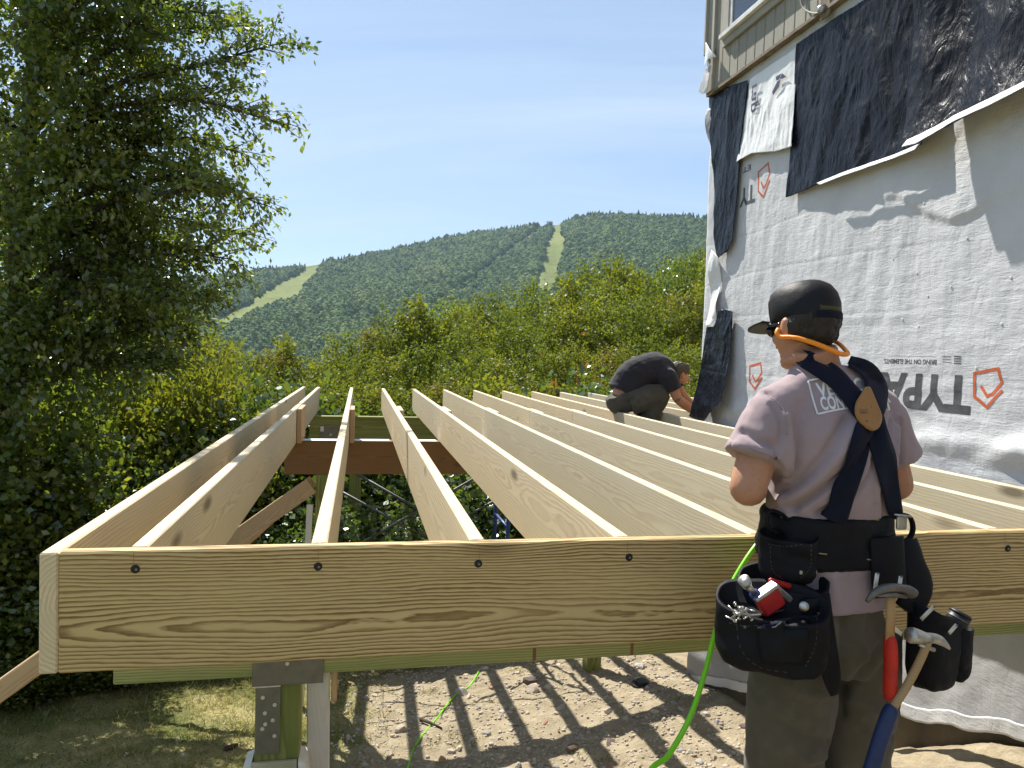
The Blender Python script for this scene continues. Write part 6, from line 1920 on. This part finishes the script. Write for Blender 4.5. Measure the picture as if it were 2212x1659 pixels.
def stone(P, size, key, v, label, group=None, rz=None):
    if (v, key) not in _sm:
        _sm[(v, key)] = mk_mesh('stone', *STV[v], key)
    o = place('stone', _sm[(v, key)], None, (P[0], P[1], float(gz_fine(P[0], P[1])) - size * 0.12), (random.uniform(-.15, .15), random.uniform(-.15, .15), random.uniform(0, 6.28) if rz is None else rz), size)
    return tag(o, label, 'stone', group)
def c4(x, y):  # measured on an enlargement of the dirt
    return (800 + x / 2.011) * 0.8848, (1550 + y / 2.011) * 0.8848
def build_stones():
    named = [((985, 240), .17, 'stone_dark', 2, 'dark purple-brown rock standing on the dirt under the deck'), ((1005, 275), .15, 'stone_tan', 1, 'rounded tan rock leaning on the dark rock'), ((655, 292), .13, 'stone_grey', 1, 'rounded grey rock where the thin green hose crosses'), ((360, 470), .11, 'stone_tan', 1, 'rounded tan rock beside the thin green hose'),
             ((1540, 155), .17, 'stone_grey', 0, 'flat pale blue-grey slab by the deck shadow'), ((1105, 210), .07, 'stone_grey', 4, 'grey rock behind the dark purple rock'), ((1265, 225), .07, 'stone_tan', 1, 'pale rounded rock standing alone beside the grass tufts'), ((1090, 262), .10, 'stone_tan', 3, 'low broad stone beside the rounded tan rock'),
             ((1385, 540), .12, 'stone_dark', 0, 'dark flat slab in the wide beam shadow'), ((1200, 560), .11, 'stone_dark', 2, 'dark blocky rock in the wide beam shadow'), ((645, 565), .08, 'stone_tan', 4, 'sharp-edged pale rock in the sunlit dirt'), ((2080, 450), .16, 'stone_dark', 0, 'dark slab lying against the foundation'), ((2070, 490), .14, 'stone_tan', 0, 'pale flat slab lying below the dark slab'),
             ((1070, 438), .05, 'stone_rust', 2, 'small reddish rock on the sunlit dirt'), ((1390, 295), .045, 'stone_rust', 4, 'small pinkish upright rock'), ((1380, 375), .07, 'stone_tan', 4, 'pale angular rock between two joist shadows'), ((1610, 380), .09, 'stone_tan', 0, 'pale broken slab between joist shadows'), ((1390, 645), .05, 'stone_rust', 2, 'small brown rock at the edge of the wide shadow'),
             ((855, 385), .07, 'stone_grey', 3, 'grey rock in the joist shadow'), ((740, 365), .05, 'stone_grey', 1, 'small round grey rock in the shaded strip'), ((1150, 360), .08, 'stone_grey', 4, 'grey rock on the shaded dirt'), ((1040, 360), .07, 'stone_grey', 0, 'flat grey rock among shaded gravel'), ((545, 292), .04, 'stone_tan', 4, 'small white pebble-like rock on the grass'), ((710, 518), .05, 'stone_tan', 1, 'small rounded cream rock on the dirt')]
    for (x, y), s, key, v, lab in named:
        p = atG(*c4(x, y))
        stone(p, s * 0.62, key, v, lab)
    r = np.random.default_rng(12)
    n = 0
    while n < 210:
        X, Y = r.uniform(-0.1, 2.75), r.uniform(4.1, 7.6)
        if fbm(X * 1.4, Y * 1.4, 5, 2) + r.uniform(-.5, .5) < -0.05: continue
        k = r.choice(['stone_grey', 'stone_tan', 'stone_tan', 'stone_rust'], p=[.3, .35, .25, .1])
        stone((X, Y), float(r.uniform(.014, .05) * r.uniform(.6, 1.1)), str(k), int(r.integers(0, 6)), {'stone_grey': 'small grey stone scattered on the dirt under the deck', 'stone_tan': 'small pale tan stone scattered on the dirt under the deck', 'stone_rust': 'small reddish stone scattered on the dirt under the deck'}[str(k)], 'loose stones on the dirt: ' + str(k)[6:])
        n += 1
    for n in range(14):
        X, Y = r.uniform(-2.2, -0.4), r.uniform(4.0, 5.6)
        stone((X, Y), float(r.uniform(.012, .035)), 'stone_tan', int(r.integers(0, 6)), 'small pale stone lying in the dry grass', 'stones in the dry grass')
    # gravel
    m = 9000
    X, Y = r.uniform(-0.2, 2.85, m), r.uniform(3.9, 8.0, m)
    keep = fbm(X * 1.2, Y * 1.2, 15, 3) + r.uniform(-.45, .45, m) > -0.12
    X, Y = X[keep], Y[keep]
    Z = gz_fine(X, Y)
    bm = bmesh.new(); bmesh.ops.create_icosphere(bm, subdivisions=1, radius=1.0)
    B = np.array([v.co[:] for v in bm.verts]); Fb = np.array([[v.index for v in f.verts] for f in bm.faces]); bm.free()
    Vs = np.empty((len(X), len(B), 3))
    sz = r.uniform(.004, .016, len(X)) * np.where(r.random(len(X)) < .1, 1.5, 1)
    sc = np.stack([r.uniform(.7, 1.3, len(X)), r.uniform(.6, 1.1, len(X)), r.uniform(.3, .7, len(X))], 1) * sz[:, None]
    a = r.uniform(0, 6.28, len(X))
    jit = 1 + r.normal(size=Vs.shape[:2]) * .13
    L = B[None] * jit[..., None] * sc[:, None]
    Vs[..., 0] = L[..., 0] * np.cos(a)[:, None] - L[..., 1] * np.sin(a)[:, None] + X[:, None]
    Vs[..., 1] = L[..., 0] * np.sin(a)[:, None] + L[..., 1] * np.cos(a)[:, None] + Y[:, None]
    Vs[..., 2] = L[..., 2] + Z[:, None] + sz[:, None] * .15
    F = (Fb[None] + (np.arange(len(X)) * len(B))[:, None, None]).reshape(-1, 3)
    g = obj('gravel', (Vs.reshape(-1, 3), F), 'stone_tan', None, False, None, (0, 0, 0))
    tag(g, 'fine gravel and rock chips strewn over the dirt under the deck', 'gravel', kind='stuff')
build_stones()
def build_hoses():
    P = [atY(1700, 1142, 2.02), atY(1682, 1143, 1.93), atY(1664, 1150, 1.845), atY(1645, 1165, 1.825), atY(1612, 1208, 1.80), atY(1572, 1280, 1.77), atY(1545, 1365, 1.74), atY(1522, 1455, 1.71), atY(1490, 1550, 1.67), atY(1445, 1630, 1.62), atY(1390, 1700, 1.55)]
    e = P[-1]
    P += [np.array([e[0] - .12, e[1] - .12, 0.35]), np.array([e[0] - .25, e[1] - .25, 0.12]), np.array([e[0] - .5, e[1] - .4, 0.055]), np.array([e[0] - .9, e[1] - .45, 0.045])]
    # lead-in lying over the joists
    P = [np.array([2.30, 2.9, DT + .008]), np.array([1.95, 2.5, DT + .008]), np.array([1.60, 2.2, DT + .009])] + P[1:]
    P[3] = atZ(1684, 1142, DT + .012)
    o = obj('air_hose', tube(spline(P, 120), 0.0068, 12), 'hose_green', None, True)
    tag(o, 'bright green air hose draped over the deck rim beside the standing person', 'hose')
    Q = [atG(x, y) + (0, 0, .006) for x, y in ((1037, 1446), (1024, 1470), (1010, 1487), (985, 1501), (960, 1532), (938, 1560), (912, 1590), (893, 1620), (884, 1650), (872, 1690))]
    o = obj('air_hose', tube(spline(Q, 60), 0.0070, 10), 'hose_green', None, True)
    tag(o, 'thin green air hose lying across the stony dirt under the deck', 'hose')
    # round black drain cap, twigs
    p = atG(*c4(1540, 250)); z = float(gz_fine(p[0], p[1]))
    o = obj('drain_cap', join(tube([(p[0], p[1], z - .02), (p[0], p[1], z + .02)], .085, 20), tube([(p[0], p[1], z + .02), (p[0], p[1], z + .045)], [.055, .05], 18)), 'cap_black', None)
    tag(o, 'round black drain cap set in the dirt near the foundation', 'drain cap')
    p, q = atG(*c4(455, 425)), atG(*c4(560, 465))
    o = obj('stick', tube([p + (0, 0, .02), (p + q) / 2 + (0, 0, .02), q + (0, 0, .01)], [.014, .012, .008], 7), 'bark', None, True)
    tag(o, 'short brown stick lying beside the thin green hose', 'stick')
    p, q = atG(420, 1515 + 60), atG(470, 1500 + 55)
    o = obj('wood_scrap', join(tube([atG(487, 1655 * .98) + (0, 0, .015), atG(510, 1648 * .98) + (0, 0, .015)], .018, 6)), 'bark', None)
    tag(o, 'short dark wood scrap in the dry grass by the post', 'wood scrap')
build_hoses()
